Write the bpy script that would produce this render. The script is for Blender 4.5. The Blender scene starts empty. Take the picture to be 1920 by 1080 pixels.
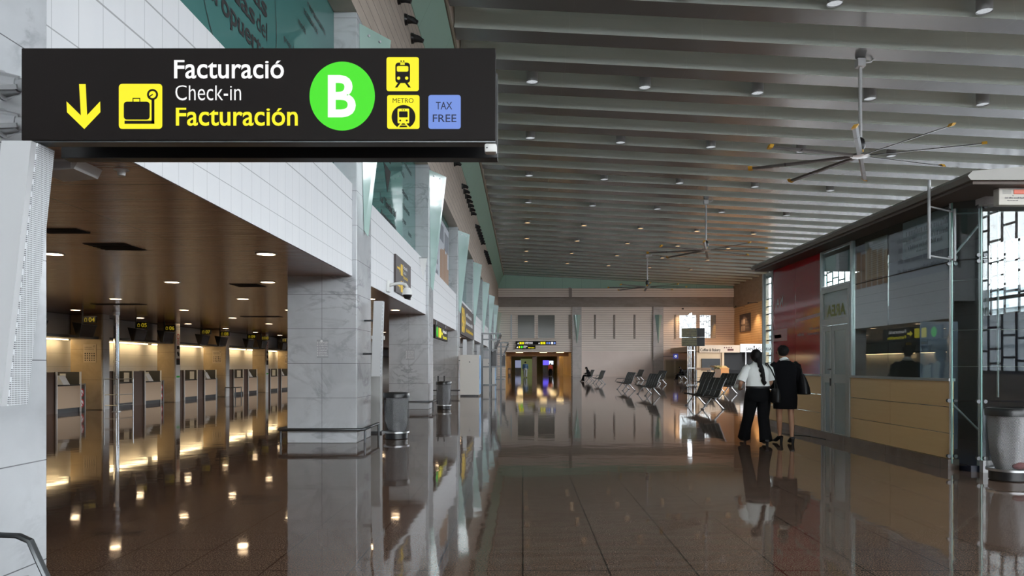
import bpy, bmesh, math, random
from mathutils import Vector, Matrix

random.seed(7)
SC = bpy.context.scene
COL = SC.collection

# ------------------------------------------------------------------ camera
F, CX, HY, EYE = 1443.0, 980.0, 684.5, 1.41      # focal length in pixels, vanishing point, eye height
cam = bpy.data.cameras.new('camera')
cam.sensor_width = 36.0
cam.lens = F / 1920 * 36
cam.shift_x = -(CX - 960) / 1920
cam.shift_y = (HY - 540) / 1920
cam.clip_end = 600
camo = bpy.data.objects.new('camera', cam)
camo.location = (0, 0, EYE)
camo.rotation_euler = (math.pi / 2, 0, 0)
COL.objects.link(camo)
SC.camera = camo

# ------------------------------------------------------------------ view, sky, daylight
SC.view_settings.view_transform = 'Standard'
SC.view_settings.look = 'None'
SC.view_settings.gamma = 1
SC.view_settings.use_curve_mapping = False
SC.view_settings.exposure = 0.0
cy = SC.cycles
cy.max_bounces = 9
cy.diffuse_bounces = 4
cy.glossy_bounces = 5
cy.transmission_bounces = 4
cy.transparent_max_bounces = 14
cy.caustics_reflective = False
cy.caustics_refractive = False
cy.sample_clamp_indirect = 6
cy.use_denoising = True

SKY = 18.5
world = bpy.data.worlds.new('overcast_sky')
SC.world = world
world.use_nodes = True
_bg = world.node_tree.nodes['Background']
_bg.inputs['Color'].default_value = (0.925, 0.962, 1.0, 1)
_bg.inputs['Strength'].default_value = SKY

def portal(name, loc, rot, sx, sy):
    l = bpy.data.lights.new(name, 'AREA')
    l.shape = 'RECTANGLE'
    l.size, l.size_y = sx, sy
    l.cycles.is_portal = True
    o = bpy.data.objects.new(name, l)
    o.location, o.rotation_euler = loc, rot
    COL.objects.link(o)
# daylight comes in through the window wall on the right and an added, unseen glazed band behind the camera
portal('daylight_window_side', (26.6, 25, 5.9), (0, math.radians(90), 0), 10.2, 112)
portal('added_daylight_back', (12, -30.6, 8.4), (math.radians(-90), 0, 0), 30, 8.4)

# ------------------------------------------------------------------ helpers
def P(px, py, Y):
    return Vector(((px - CX) * Y / F, Y, EYE + (HY - py) * Y / F))
def PX(px, Y): return (px - CX) * Y / F
def PZ(py, Y): return EYE + (HY - py) * Y / F

def srgb(r, g, b):
    f = lambda c: (c / 255 / 12.92) if c / 255 <= 0.04045 else ((c / 255 + 0.055) / 1.055) ** 2.4
    return (f(r), f(g), f(b))

def origin(o):
    v = Vector((0, 0, 0))
    while o is not None:
        v += o.location
        o = o.parent
    return v

class MB:
    """collects shapes, given in world coordinates, into one mesh object"""
    def __init__(self):
        self.bm = bmesh.new()
        self.uv = self.bm.loops.layers.uv.new('UVMap')
    def box(self, x0, x1, y0, y1, z0, z1, bev=0.0):
        if x0 > x1: x0, x1 = x1, x0
        if y0 > y1: y0, y1 = y1, y0
        if z0 > z1: z0, z1 = z1, z0
        v = [self.bm.verts.new((x, y, z)) for z in (z0, z1) for y in (y0, y1) for x in (x0, x1)]
        fs = [self.bm.faces.new([v[i] for i in q]) for q in
              ((0, 2, 3, 1), (4, 5, 7, 6), (0, 1, 5, 4), (2, 6, 7, 3), (0, 4, 6, 2), (1, 3, 7, 5))]
        if bev > 0:
            es = list({e for f in fs for e in f.edges})
            bmesh.ops.bevel(self.bm, geom=es, offset=bev, segments=2, profile=0.5, affect='EDGES')
        return self
    def prism(self, pts, d):
        """closed outline (3D points) swept by vector d"""
        d = Vector(d)
        a = [self.bm.verts.new(p) for p in pts]
        b = [self.bm.verts.new(Vector(p) + d) for p in pts]
        n = len(a)
        self.bm.faces.new(a[::-1]); self.bm.faces.new(b)
        for i in range(n):
            self.bm.faces.new((a[i], a[(i + 1) % n], b[(i + 1) % n], b[i]))
        return self
    def poly(self, pts):
        self.bm.faces.new([self.bm.verts.new(p) for p in pts])
        return self
    def tube(self, pts, r, seg=10, cap=True, flat=1.0):
        pts = [Vector(p) for p in pts]
        n = len(pts)
        rs = r if isinstance(r, (list, tuple)) else [r] * n
        rings = []
        up = None
        for i, p in enumerate(pts):
            if i == 0: t = pts[1] - p
            elif i == n - 1: t = p - pts[i - 1]
            else: t = (pts[i + 1] - p).normalized() + (p - pts[i - 1]).normalized()
            t.normalize()
            if up is None:
                up = Vector((0, 0, 1)) if abs(t.z) < 0.95 else Vector((0, 1, 0))
            a = t.cross(up).normalized()
            b = a.cross(t).normalized()
            up = b
            rings.append([self.bm.verts.new(p + rs[i] * (math.cos(2 * math.pi * k / seg) * a + flat * math.sin(2 * math.pi * k / seg) * b)) for k in range(seg)])
        for i in range(n - 1):
            for k in range(seg):
                self.bm.faces.new((rings[i][k], rings[i][(k + 1) % seg], rings[i + 1][(k + 1) % seg], rings[i + 1][k]))
        if cap:
            self.bm.faces.new(rings[0][::-1]); self.bm.faces.new(rings[-1])
        return self
    def lathe(self, prof, c, seg=28, wob=None):
        """prof: (radius, z) list, around the vertical through c"""
        rings = []
        for j, (r, z) in enumerate(prof):
            ring = []
            for k in range(seg):
                a = 2 * math.pi * k / seg
                rr = r * (wob(a, z) if wob else 1)
                ring.append(self.bm.verts.new((c[0] + rr * math.cos(a), c[1] + rr * math.sin(a), c[2] + z)))
            rings.append(ring)
        for j in range(len(prof) - 1):
            for k in range(seg):
                f = self.bm.faces.new((rings[j][k], rings[j][(k + 1) % seg], rings[j + 1][(k + 1) % seg], rings[j + 1][k]))
                for l, (u, v) in zip(f.loops, ((k, j), (k + 1, j), (k + 1, j + 1), (k, j + 1))):
                    l[self.uv].uv = (u / seg, prof[v][1])
        return self
    def loft(self, rings, seg=20, cap=True):
        """rings: (cx, cy, cz, rx, ry)"""
        rr = []
        for (x, y, z, rx, ry) in rings:
            rr.append([self.bm.verts.new((x + rx * math.cos(2 * math.pi * k / seg), y + ry * math.sin(2 * math.pi * k / seg), z)) for k in range(seg)])
        for j in range(len(rr) - 1):
            for k in range(seg):
                self.bm.faces.new((rr[j][k], rr[j][(k + 1) % seg], rr[j + 1][(k + 1) % seg], rr[j + 1][k]))
        if cap:
            self.bm.faces.new(rr[0][::-1]); self.bm.faces.new(rr[-1])
        return self
    def ball(self, c, rx, ry=None, rz=None, seg=14, ring=10):
        ry = ry or rx; rz = rz or rx
        m = Matrix.Translation(c) @ Matrix.Diagonal((rx, ry, rz, 1))
        bmesh.ops.create_uvsphere(self.bm, u_segments=seg, v_segments=ring, radius=1, matrix=m)
        return self
    def build(self, name, m, parent=None, smooth=False, loc=None):
        bmesh.ops.recalc_face_normals(self.bm, faces=self.bm.faces[:])
        off = origin(parent) if parent is not None else Vector(loc or (0, 0, 0))
        for v in self.bm.verts: v.co -= off
        me = bpy.data.meshes.new(name)
        self.bm.to_mesh(me); self.bm.free()
        me.materials.append(m)
        if smooth:
            for p in me.polygons: p.use_smooth = True
            try: me.set_sharp_from_angle(angle=math.radians(38))
            except Exception: pass
        o = bpy.data.objects.new(name, me)
        COL.objects.link(o)
        if parent is not None: o.parent = parent
        elif loc is not None: o.location = loc
        return o

class G:
    """flat artwork on a surface: outlines in (u, v), placed by a map to 3D points"""
    def __init__(self, fmap):
        self.m = fmap
        self.b = MB()
    def poly(self, pts):
        self.b.poly([self.m(u, v) for u, v in pts]); return self
    def rect(self, u0, v0, u1, v1):
        return self.poly([(u0, v0), (u1, v0), (u1, v1), (u0, v1)])
    def rrect(self, u0, v0, u1, v1, r, n=5):
        pts = []
        for (cu, cv, a0) in ((u1 - r, v0 + r, -90), (u1 - r, v1 - r, 0), (u0 + r, v1 - r, 90), (u0 + r, v0 + r, 180)):
            for k in range(n + 1):
                a = math.radians(a0 + 90 * k / n)
                pts.append((cu + r * math.cos(a), cv + r * math.sin(a)))
        return self.poly(pts)
    def disc(self, cu, cv, ru, rv=None, n=40):
        rv = rv or ru
        return self.poly([(cu + ru * math.cos(2 * math.pi * k / n), cv + rv * math.sin(2 * math.pi * k / n)) for k in range(n)])
    def ring(self, cu, cv, r0, r1, n=36, a0=0, a1=360):
        for k in range(n):
            a, b = math.radians(a0 + (a1 - a0) * k / n), math.radians(a0 + (a1 - a0) * (k + 1) / n)
            self.poly([(cu + r0 * math.cos(a), cv + r0 * math.sin(a)), (cu + r1 * math.cos(a), cv + r1 * math.sin(a)),
                       (cu + r1 * math.cos(b), cv + r1 * math.sin(b)), (cu + r0 * math.cos(b), cv + r0 * math.sin(b))])
        return self
    def line(self, u0, v0, u1, v1, w):
        d = Vector((u1 - u0, v1 - v0)).normalized()
        n = Vector((-d.y, d.x)) * w / 2
        return self.poly([(u0 + n.x, v0 + n.y), (u1 + n.x, v1 + n.y), (u1 - n.x, v1 - n.y), (u0 - n.x, v0 - n.y)])
    def text(self, s, u0, u1, base, cap, bold=0.0, xh=None):
        """lettering from u0 to u1 with its baseline at v = base and capitals of (signed) height cap"""
        me, w0, w1 = glyphs(s, bold)
        bm2 = bmesh.new(); bm2.from_mesh(me)
        k = cap / CAPH
        sx = (u1 - u0) / (w1 - w0)
        def warp(y):
            if xh is None or y <= 0: return y
            t = xh * CAPH
            return y * t / XH if y <= XH else t + (y - XH) * (CAPH - t) / (CAPH - XH)
        vm = {v: self.b.bm.verts.new(self.m(u0 + (v.co.x - w0) * sx, base + warp(v.co.y) * k)) for v in bm2.verts}
        for f in bm2.faces:
            try: self.b.bm.faces.new([vm[v] for v in f.verts])
            except ValueError: pass
        bm2.free()
        return self
    def words(self, u0, u1, base, h, seed=0, gap=0.35):
        """a line of writing too small to read: short strokes in word groups"""
        r = random.Random(seed)
        s = 1 if u1 > u0 else -1
        u = u0
        H = abs(h)
        while (u1 - u) * s > H * 0.5:
            n = r.randint(3, 8)
            for _ in range(n):
                w = H * r.uniform(0.3, 0.55)
                if (u1 - u) * s < w: break
                self.rect(u, base, u + s * w, base + h * r.choice((0.7, 0.7, 0.7, 1.0)))
                u += s * (w + H * 0.16)
            u += s * H * gap
        return self
    def build(self, name, m, parent=None):
        return self.b.build(name, m, parent)

_GL = {}
def glyphs(s, bold):
    key = (s, bold)
    if key not in _GL:
        c = bpy.data.curves.new('lettering', 'FONT')
        c.body = s; c.size = 1.0; c.offset = bold; c.resolution_u = 4
        c.fill_mode = 'FRONT'
        o = bpy.data.objects.new('lettering', c)
        COL.objects.link(o)
        bpy.context.view_layer.update()
        dg = bpy.context.evaluated_depsgraph_get()
        me = bpy.data.meshes.new_from_object(o.evaluated_get(dg))
        bpy.data.objects.remove(o)
        xs = [v.co.x for v in me.vertices] or [0, 1]
        _GL[key] = (me, min(xs), max(xs))
    return _GL[key]
_h = glyphs('H', 0.0)[0]
CAPH = max(v.co.y for v in _h.vertices)
XH = max(v.co.y for v in glyphs('x', 0.0)[0].vertices)

def empty(name, loc, rz=0.0):
    o = bpy.data.objects.new(name, None)
    o.location = loc
    o.rotation_euler = (0, 0, rz)
    o.empty_display_size = 0.2
    COL.objects.link(o)
    return o

def tag(o, label=None, cat=None, group=None, kind=None):
    if label: o['label'] = label
    if cat: o['category'] = cat
    if group: o['group'] = group
    if kind: o['kind'] = kind
    return o

def thing(name, loc, label, cat, group=None, rz=0.0):
    return tag(empty(name, loc, rz), label, cat, group, 'thing')

def struct(o):
    o['kind'] = 'structure'
    return o

def copy_tree(o, parent=None):
    c = o.copy()
    COL.objects.link(c)
    if parent is not None:
        c.parent = parent
    for ch in list(o.children):
        copy_tree(ch, c)
    return c

def dup(proto, loc, label, rz=0.0):
    c = copy_tree(proto)
    c.location = loc
    c.rotation_euler = (0, 0, rz)
    c['label'] = label
    return c

ORD = ['first', 'second', 'third', 'fourth', 'fifth', 'sixth', 'seventh', 'eighth', 'ninth', 'tenth', 'eleventh', 'twelfth', 'thirteenth', 'fourteenth']

# ------------------------------------------------------------------ materials
def mat(name, col, rough=0.5, metal=0.0, spec=0.5, emit=None, es=0.0, coat=0.0):
    m = bpy.data.materials.new(name)
    m.use_nodes = True
    b = m.node_tree.nodes['Principled BSDF']
    b.inputs['Base Color'].default_value = (*col, 1)
    b.inputs['Roughness'].default_value = rough
    b.inputs['Metallic'].default_value = metal
    b.inputs['Specular IOR Level'].default_value = spec
    b.inputs['Coat Weight'].default_value = coat
    b.inputs['Coat Roughness'].default_value = 0.05
    if emit:
        b.inputs['Emission Color'].default_value = (*emit, 1)
        b.inputs['Emission Strength'].default_value = es
    return m

class N:
    """small node-tree writer for one Principled material"""
    def __init__(self, m):
        self.nt = m.node_tree
        self.b = self.nt.nodes['Principled BSDF']
        self.pos = self.nt.nodes.new('ShaderNodeNewGeometry').outputs['Position']
    def link(self, a, b): self.nt.links.new(a, b)
    def math(self, op, a, b=None, c=None):
        n = self.nt.nodes.new('ShaderNodeMath'); n.operation = op
        for i, x in enumerate((a, b, c)):
            if x is None: continue
            if isinstance(x, (int, float)): n.inputs[i].default_value = x
            else: self.link(x, n.inputs[i])
        return n.outputs[0]
    def axis(self, k):
        n = self.nt.nodes.new('ShaderNodeSeparateXYZ')
        self.link(self.pos, n.inputs[0])
        return n.outputs[k]
    def noise(self, scale, detail=3, rough=0.5, vec=None, stretch=None, dist=0.0):
        n = self.nt.nodes.new('ShaderNodeTexNoise')
        n.inputs['Scale'].default_value = scale
        n.inputs['Detail'].default_value = detail
        n.inputs['Roughness'].default_value = rough
        n.inputs['Distortion'].default_value = dist
        v = vec or self.pos
        if stretch:
            mp = self.nt.nodes.new('ShaderNodeMapping')
            mp.inputs['Scale'].default_value = stretch
            self.link(v, mp.inputs['Vector']); v = mp.outputs[0]
        self.link(v, n.inputs['Vector'])
        return n.outputs['Fac']
    def ramp(self, f, stops):
        n = self.nt.nodes.new('ShaderNodeValToRGB')
        els = n.color_ramp.elements
        while len(els) < len(stops): els.new(0.5)
        for e, (p, c) in zip(els, stops):
            e.position = p; e.color = (*c, 1)
        self.link(f, n.inputs[0])
        return n.outputs[0]
    def mix(self, f, a, b):
        n = self.nt.nodes.new('ShaderNodeMix'); n.data_type = 'RGBA'
        for i, x in ((0, f), (6, a), (7, b)):
            if isinstance(x, (int, float)): n.inputs[i].default_value = x
            elif isinstance(x, tuple): n.inputs[i].default_value = (*x, 1)
            else: self.link(x, n.inputs[i])
        return n.outputs[2]
    def joint(self, k, period, off, width):
        a = self.axis(k) if isinstance(k, int) else k
        f = self.math('FRACT', self.math('DIVIDE', self.math('SUBTRACT', a, off - width / 2), period))
        return self.math('LESS_THAN', f, width / period)
    def near(self, k, at, width):
        """1 within width/2 of a coordinate value"""
        return self.math('LESS_THAN', self.math('ABSOLUTE', self.math('SUBTRACT', self.axis(k), at)), width / 2)
    def anyof(self, *fs):
        r = fs[0]
        for f in fs[1:]: r = self.math('MAXIMUM', r, f)
        return r
    def color(self, c): self.link(c, self.b.inputs['Base Color'])
    def bump(self, h, strength=0.2, dist=0.01):
        n = self.nt.nodes.new('ShaderNodeBump')
        n.inputs['Strength'].default_value = strength
        n.inputs['Distance'].default_value = dist
        self.link(h, n.inputs['Height'])
        self.link(n.outputs[0], self.b.inputs['Normal'])

def stone(name, c0, c1, scale, joints, jcol, rough=0.35, spec=0.5, vein=None, stretch=None):
    m = mat(name, c0, rough, 0, spec)
    n = N(m)
    c = n.ramp(n.noise(scale, 5, 0.6, stretch=stretch, dist=0.6), [(0.3, c0), (0.7, c1)])
    if vein:
        v = n.noise(scale * 0.55, 6, 0.62, stretch=(1, 0.6, 1.5), dist=1.1)
        f = n.math('SUBTRACT', 1.0, n.math('MULTIPLY', n.math('ABSOLUTE', n.math('SUBTRACT', v, 0.5)), 22.0))
        f = n.math('MULTIPLY', n.math('MULTIPLY', n.math('MAXIMUM', f, 0.0), n.math('MAXIMUM', n.math('SUBTRACT', n.noise(scale * 0.9, 2), 0.42), 0.0)), 2.6)
        c = n.mix(f, c, vein)
    if joints:
        c = n.mix(n.anyof(*[n.joint(*j) for j in joints]), c, jcol)
    n.color(c)
    return m

def glass(name, tint, refl=1.5, ior=1.5, rough=0.0):
    """thin architectural pane: clear straight through, mirror by angle"""
    m = bpy.data.materials.new(name)
    m.use_nodes = True
    nt = m.node_tree
    nt.nodes.remove(nt.nodes['Principled BSDF'])
    out = nt.nodes['Material Output']
    t = nt.nodes.new('ShaderNodeBsdfTransparent'); t.inputs[0].default_value = (*tint, 1)
    g = nt.nodes.new('ShaderNodeBsdfGlossy'); g.inputs['Roughness'].default_value = rough
    ge = nt.nodes.new('ShaderNodeNewGeometry')
    dt = nt.nodes.new('ShaderNodeVectorMath'); dt.operation = 'DOT_PRODUCT'
    nt.links.new(ge.outputs['Normal'], dt.inputs[0]); nt.links.new(ge.outputs['Incoming'], dt.inputs[1])
    def mth(op, a, b):
        q = nt.nodes.new('ShaderNodeMath'); q.operation = op
        for i, x in enumerate((a, b)):
            if isinstance(x, (int, float)): q.inputs[i].default_value = x
            elif x is not None: nt.links.new(x, q.inputs[i])
        return q.outputs[0]
    c1 = mth('SUBTRACT', 1.0, mth('ABSOLUTE', dt.outputs['Value'], None))
    r0 = ((ior - 1) / (ior + 1)) ** 2
    sch = mth('ADD', mth('MULTIPLY', mth('POWER', c1, 5.0), 1 - r0), r0)
    mu = nt.nodes.new('ShaderNodeMath'); mu.operation = 'MULTIPLY'; mu.use_clamp = True
    mu.inputs[1].default_value = refl
    mx = nt.nodes.new('ShaderNodeMixShader')
    nt.links.new(sch, mu.inputs[0]); nt.links.new(mu.outputs[0], mx.inputs[0])
    nt.links.new(t.outputs[0], mx.inputs[1]); nt.links.new(g.outputs[0], mx.inputs[2])
    nt.links.new(mx.outputs[0], out.inputs[0])
    return m

def lamp(name, col, s):
    return mat(name, (0.02, 0.02, 0.02), 0.6, 0, 0.2, col, s)

M = {}
# floor: polished speckled granite in 59 cm tiles
m = mat('granite_floor', (0.2, 0.15, 0.12), 0.045, 0, 0.55); n = N(m)
c = n.ramp(n.noise(95, 2, 0.7), [(0.36, (0.045, 0.027, 0.018)), (0.5, (0.165, 0.106, 0.075)), (0.66, (0.33, 0.225, 0.168))])
c = n.mix(n.math('MULTIPLY', n.noise(0.55, 2), 0.4), c, (0.10, 0.066, 0.050))
c = n.mix(n.anyof(n.joint(0, 0.59, 0.0, 0.011), n.joint(1, 0.59, 5.87, 0.011)), c, (0.018, 0.012, 0.009))
n.color(c)
n.bump(n.noise(1.6, 2, 0.5), 0.06, 0.03)
M['floor'] = m
M['marble'] = stone('grey_marble', (0.50, 0.52, 0.54), (0.60, 0.62, 0.64), 1.4,
                    [(2, 0.625, 0.815, 0.007), (0, 1.26, -3.63, 0.006)], (0.16, 0.16, 0.17), 0.22, 0.5, (0.26, 0.27, 0.29))
M['marble_tan'] = stone('tan_marble', (0.42, 0.31, 0.18), (0.55, 0.42, 0.26), 2.0, [(2, 0.95, 0.95, 0.008)], (0.2, 0.15, 0.1), 0.3)
M['marble_white'] = stone('white_marble', (0.55, 0.56, 0.56), (0.66, 0.67, 0.67), 2.0, [(2, 0.95, 0.95, 0.008)], (0.25, 0.25, 0.25), 0.3)
# white cladding boards with joints
m = mat('white_cladding', (0.75, 0.76, 0.78), 0.45); n = N(m)
j = n.anyof(n.near(2, 3.30, 0.008), n.near(2, 3.61, 0.010), n.near(2, 4.05, 0.016), n.near(2, 4.39, 0.016), n.joint(1, 0.31, 0.07, 0.005))
n.color(n.mix(j, n.mix(n.noise(0.8, 3, stretch=(1, 6, 0.7)), (0.76, 0.775, 0.80), (0.82, 0.83, 0.84)), (0.40, 0.41, 0.42)))
M['cladding'] = m
M['travertine'] = stone('travertine_boards', (0.50, 0.42, 0.35), (0.60, 0.51, 0.43), 0.9, [(2, 0.31, 0.02, 0.022)], (0.20, 0.16, 0.13), 0.55, 0.3, stretch=(1, 1, 5))
M['travertine_far'] = stone('travertine_far_boards', (0.80, 0.70, 0.62), (0.87, 0.77, 0.69), 0.5, [(2, 0.27, 0.02, 0.035)], (0.33, 0.24, 0.19), 0.5, 0.3, stretch=(1, 1, 5))
M['plain_far'] = stone('smooth_far_panel', (0.74, 0.61, 0.54), (0.80, 0.67, 0.60), 0.4, [], (0, 0, 0), 0.4, 0.4)
M['concrete'] = stone('brown_concrete', (0.25, 0.21, 0.18), (0.33, 0.28, 0.245), 0.8, [], (0, 0, 0), 0.6, 0.3, stretch=(1, 1, 3))
M['far_marble'] = stone('far_grey_marble', (0.38, 0.34, 0.31), (0.50, 0.45, 0.42), 1.2, [(2, 0.9, 0.1, 0.02)], (0.25, 0.22, 0.2), 0.35)
m = mat('green_panel', (0.24, 0.44, 0.33), 0.4); n = N(m)
n.color(n.mix(n.anyof(n.joint(0, 2.35, 0.2, 0.03), n.joint(1, 3.63, 0.3, 0.02)), (0.31, 0.51, 0.40), (0.17, 0.30, 0.23)))
M['green'] = m
# ceiling: brushed grey metal; the underside copy has its shade in the darker colour
for key, ca, cb, rg, mt in (('ceil', (0.60, 0.65, 0.61), (0.72, 0.77, 0.73), 0.45, 0.1), ('ceil_shaded', (0.17, 0.18, 0.185), (0.22, 0.235, 0.24), 0.22, 0.35)):
    m = mat('grey_metal_ceiling' if key == 'ceil' else 'shaded_gloss_underside', ca, rg, mt, 0.5); n = N(m)
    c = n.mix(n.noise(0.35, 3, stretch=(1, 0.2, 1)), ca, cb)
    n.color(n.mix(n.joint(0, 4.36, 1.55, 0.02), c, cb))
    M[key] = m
# low ceiling of brown metal slats
m = mat('brown_slat_ceiling', (0.2, 0.12, 0.08), 0.20, 0.2, 0.5); n = N(m)
w = n.noise(1.0, 3, 0.6, stretch=(0.35, 26, 1))
c = n.ramp(w, [(0.3, (0.34, 0.185, 0.125)), (0.7, (0.47, 0.27, 0.19))])
c = n.mix(n.anyof(n.joint(1, 0.62, 0.02, 0.016), n.joint(0, 1.54, -3.0, 0.016)), c, (0.05, 0.028, 0.018))
n.color(c)
n.bump(n.noise(1.0, 2, 0.5, stretch=(0.15, 40, 1)), 0.30, 0.01)
M['slats'] = m
M['teal'] = mat('teal_film_glass', (0.075, 0.215, 0.20), 0.05, 0, 0.5)
M['black'] = mat('black_plastic', (0.012, 0.012, 0.013), 0.35)
M['matte_black'] = mat('matte_black', (0.010, 0.010, 0.011), 0.7)
M['sign_black'] = mat('brown_black_sign', (0.0075, 0.0048, 0.004), 0.6, 0, 0.2)
M['sign_brown'] = mat('dark_brown_sign', (0.060, 0.045, 0.045), 0.5)
M['steel'] = mat('brushed_steel', (0.55, 0.56, 0.57), 0.28, 1.0)
M['chrome'] = mat('chrome', (0.72, 0.73, 0.74), 0.10, 1.0)
M['dark_steel'] = mat('dark_steel', (0.10, 0.105, 0.11), 0.35, 0.8)
M['grey_paint'] = mat('grey_paint', (0.33, 0.34, 0.35), 0.4)
M['light_paint'] = mat('light_grey_paint', (0.58, 0.59, 0.60), 0.4)
M['white'] = mat('white_plastic', (0.78, 0.78, 0.76), 0.4)
M['paper'] = mat('white_paper', (0.75, 0.75, 0.73), 0.8)
M['ink'] = mat('black_ink', (0.02, 0.02, 0.02), 0.8)
M['grey_ink'] = mat('grey_ink', (0.16, 0.16, 0.17), 0.8)
M['white_ink'] = mat('white_ink', (0.80, 0.80, 0.80), 0.7)
M['yellow_ink'] = mat('yellow_ink', (0.85, 0.56, 0.03), 0.6)
M['red'] = mat('red_ink', (0.55, 0.025, 0.025), 0.5)
M['green_ink'] = mat('green_ink', (0.04, 0.45, 0.05), 0.6)
M['lit_yellow'] = lamp('lit_yellow', (1.0, 0.90, 0.01), 1.0)
M['dim_yellow'] = lamp('dim_yellow_number', (0.85, 0.62, 0.03), 0.35)
M['lit_white'] = lamp('lit_white', (1.0, 1.0, 1.0), 1.0)
M['lit_green'] = lamp('lit_green', (0.065, 0.80, 0.015), 1.0)
M['lit_blue'] = lamp('lit_blue', (0.175, 0.29, 0.74), 1.0)
M['warm_lamp'] = lamp('warm_lamp', (1.0, 0.70, 0.42), 26.0)
M['warm_strip'] = lamp('warm_strip_lamp', (1.0, 0.74, 0.40), 13.0)
M['hall_lamp'] = lamp('warm_hall_lamp', (1.0, 0.66, 0.34), 1.6)
M['lens'] = lamp('white_led_lens', (0.9, 0.95, 1.0), 0.55)
M['purple_screen'] = lamp('blue_violet_screen', (0.16, 0.12, 0.95), 1.2)
M['white_screen'] = lamp('white_screen', (0.8, 0.88, 1.0), 1.2)
M['pane'] = glass('clear_pane', (0.93, 0.938, 0.942), 1.0)
M['front_pane'] = glass('front_pane', (0.98, 0.985, 0.985), 0.8)
M['kiosk_pane'] = glass('kiosk_pane', (0.83, 0.89, 0.88), 1.25)
M['edge'] = mat('green_glass_edge', (0.30, 0.55, 0.50), 0.15)
m = mat('wedge_glass', (0.36, 0.52, 0.46), 0.06, 0, 0.9, coat=0.8)
M['wedge'] = m
M['mirror_glass'] = mat('coated_window_glass', (0.36, 0.38, 0.38), 0.03, 0.95)
M['dim_glass'] = mat('dim_window_glass', (0.13, 0.13, 0.11), 0.08, 0, .10)

# ================================================================== THE SETTING
PIL = [-29.0, -18.2, -7.3, 3.55, 13.92, 24.5, 35.6, 46.5, 57.4, 68.3, 79.2, 90.1]   # near faces of the pillars
PD, XL, XR, D, SOF = 1.31, -4.26, -3.0, 94.6, 3.016
FX = -3.08                                          # face of the white cladding
def roof(x): return 12.49 - 0.05 * (x + 2.25)       # underside of the ceiling ribs

b = MB(); b.box(-15.5, 27, -30.5, 150, -0.2, 0.0)
struct(b.build('floor', M['floor']))
b = MB(); b.box(27, 44, -300, 400, -0.5, -0.3)
struct(b.build('added_dark_ground', mat('low_bounce_dark', (0.07, 0.07, 0.072), 0.85)))  # unseen dark strip, added to cut ground bounce onto the ceiling
b = MB(); b.box(44, 400, -300, 400, -0.5, -0.3)
o = struct(b.build('ground_outside', mat('apron_concrete', (0.22, 0.225, 0.23), 0.8)))

# ribbed metal ceiling of the hall (ribs are its pattern)
b = MB()
y = 25.25 - 2.46 * 22
while y < D - 0.3:
    sec = [(0.0, 0.0), (0.96, 0.0), (0.93, 0.06), (0.72, 0.95), (0.16, 0.95), (0.145, 0.6), (0.10, 0.28), (0.04, 0.08)]
    b.prism([(-2.25, y + sy, roof(-2.25) + sz) for sy, sz in sec], (28.35, 0, -0.05 * 28.35))
    y += 2.46
b.prism([(-3.2, -30.5, roof(-3.2) + 0.93), (26.3, -30.5, roof(26.3) + 0.93), (26.3, -30.5, roof(26.3) + 1.2), (-3.2, -30.5, roof(-3.2) + 1.2)], (0, D + 31, 0))
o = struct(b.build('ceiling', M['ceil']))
o.data.materials.append(M['ceil_shaded'])
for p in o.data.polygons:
    if p.normal.z < -0.9 and p.center.z < roof(p.center.x) + 0.2: p.material_index = 1  # downward faces take the copy darkened to read as shaded
b = MB(); b.prism([(-2.40, -30.4, 12.42), (-2.27, -30.4, 12.40), (-2.27, -30.4, 13.3), (-2.40, -30.4, 13.3)], (0, D + 30.2, 0))
struct(b.build('trim_11', M['travertine']))
# slanted green band along the top of the left wall
b = MB(); b.prism([(-3.05, -30.4, 11.1), (-2.98, -30.4, 11.1), (-2.36, -30.4, 12.45), (-2.45, -30.4, 12.45)], (0, D + 30.4, 0))
struct(b.build('trim_12', M['green']))
b = MB(); b.box(-3.4, -3.0, -30.4, D, 11.0, 11.1); b.box(-3.4, -3.05, -30.4, D, 11.1, 13.4)
struct(b.build('trim_13', M['travertine']))
# stone wall above the glass band
b = MB(); b.box(-4.3, -3.0, -30.4, D, 7.8, 11.0)
struct(b.build('wall_left_upper', M['travertine']))
# dark void behind the glass band
b = MB(); b.box(-4.35, -4.3, -30.4, D, 3.1, 7.8)
struct(b.build('wall_left_back', M['matte_black']))

# pillars
for i, y in enumerate(PIL):
    b = MB(); b.box(XL, XR, y, y + PD, 0, 7.8, 0.015)
    o = b.build('pillar', M['marble'])
    tag(o, None, None, None, 'structure')

# white cladding bays and teal glass bays
k = 0
wins = []
for i in range(len(PIL)):
    y0 = PIL[i] + PD
    y1 = PIL[i + 1] if i + 1 < len(PIL) else D
    b = MB(); b.box(-3.46, FX, y0 + 0.004, y1 - 0.004, SOF + 0.002, 4.69)
    k += 1
    struct(b.build('trim_%d' % (20 + k), M['cladding']))
    b = MB(); b.box(-3.45, -3.415, y0 + 0.004, y1 - 0.004, 4.692, 7.798)
    w = struct(b.build('window_%d' % k, M['teal']))
    wins.append((w, y0, y1))

# low brown slat ceiling of the check-in area
b = MB(); b.box(-15.0, -3.10, -30.4, D, SOF, 3.09)
struct(b.build('ceiling_check_in', M['slats']))
b = MB(); b.box(-15.2, -15.0, -30.4, D, 0, 3.1)
struct(b.build('wall_left', M['grey_paint']))
# light stone wall behind the desks
m = stone('desk_wall_panels', (0.62, 0.59, 0.54), (0.70, 0.67, 0.62), 0.8, [(2, 0.42, 0.1, 0.008), (1, 1.3, 0.2, 0.006)], (0.4, 0.38, 0.35), 0.5)
b = MB(); b.box(-15.0, -14.5, -30.4, D, 0, 2.2)
struct(b.build('wall_check_in', m))
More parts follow.
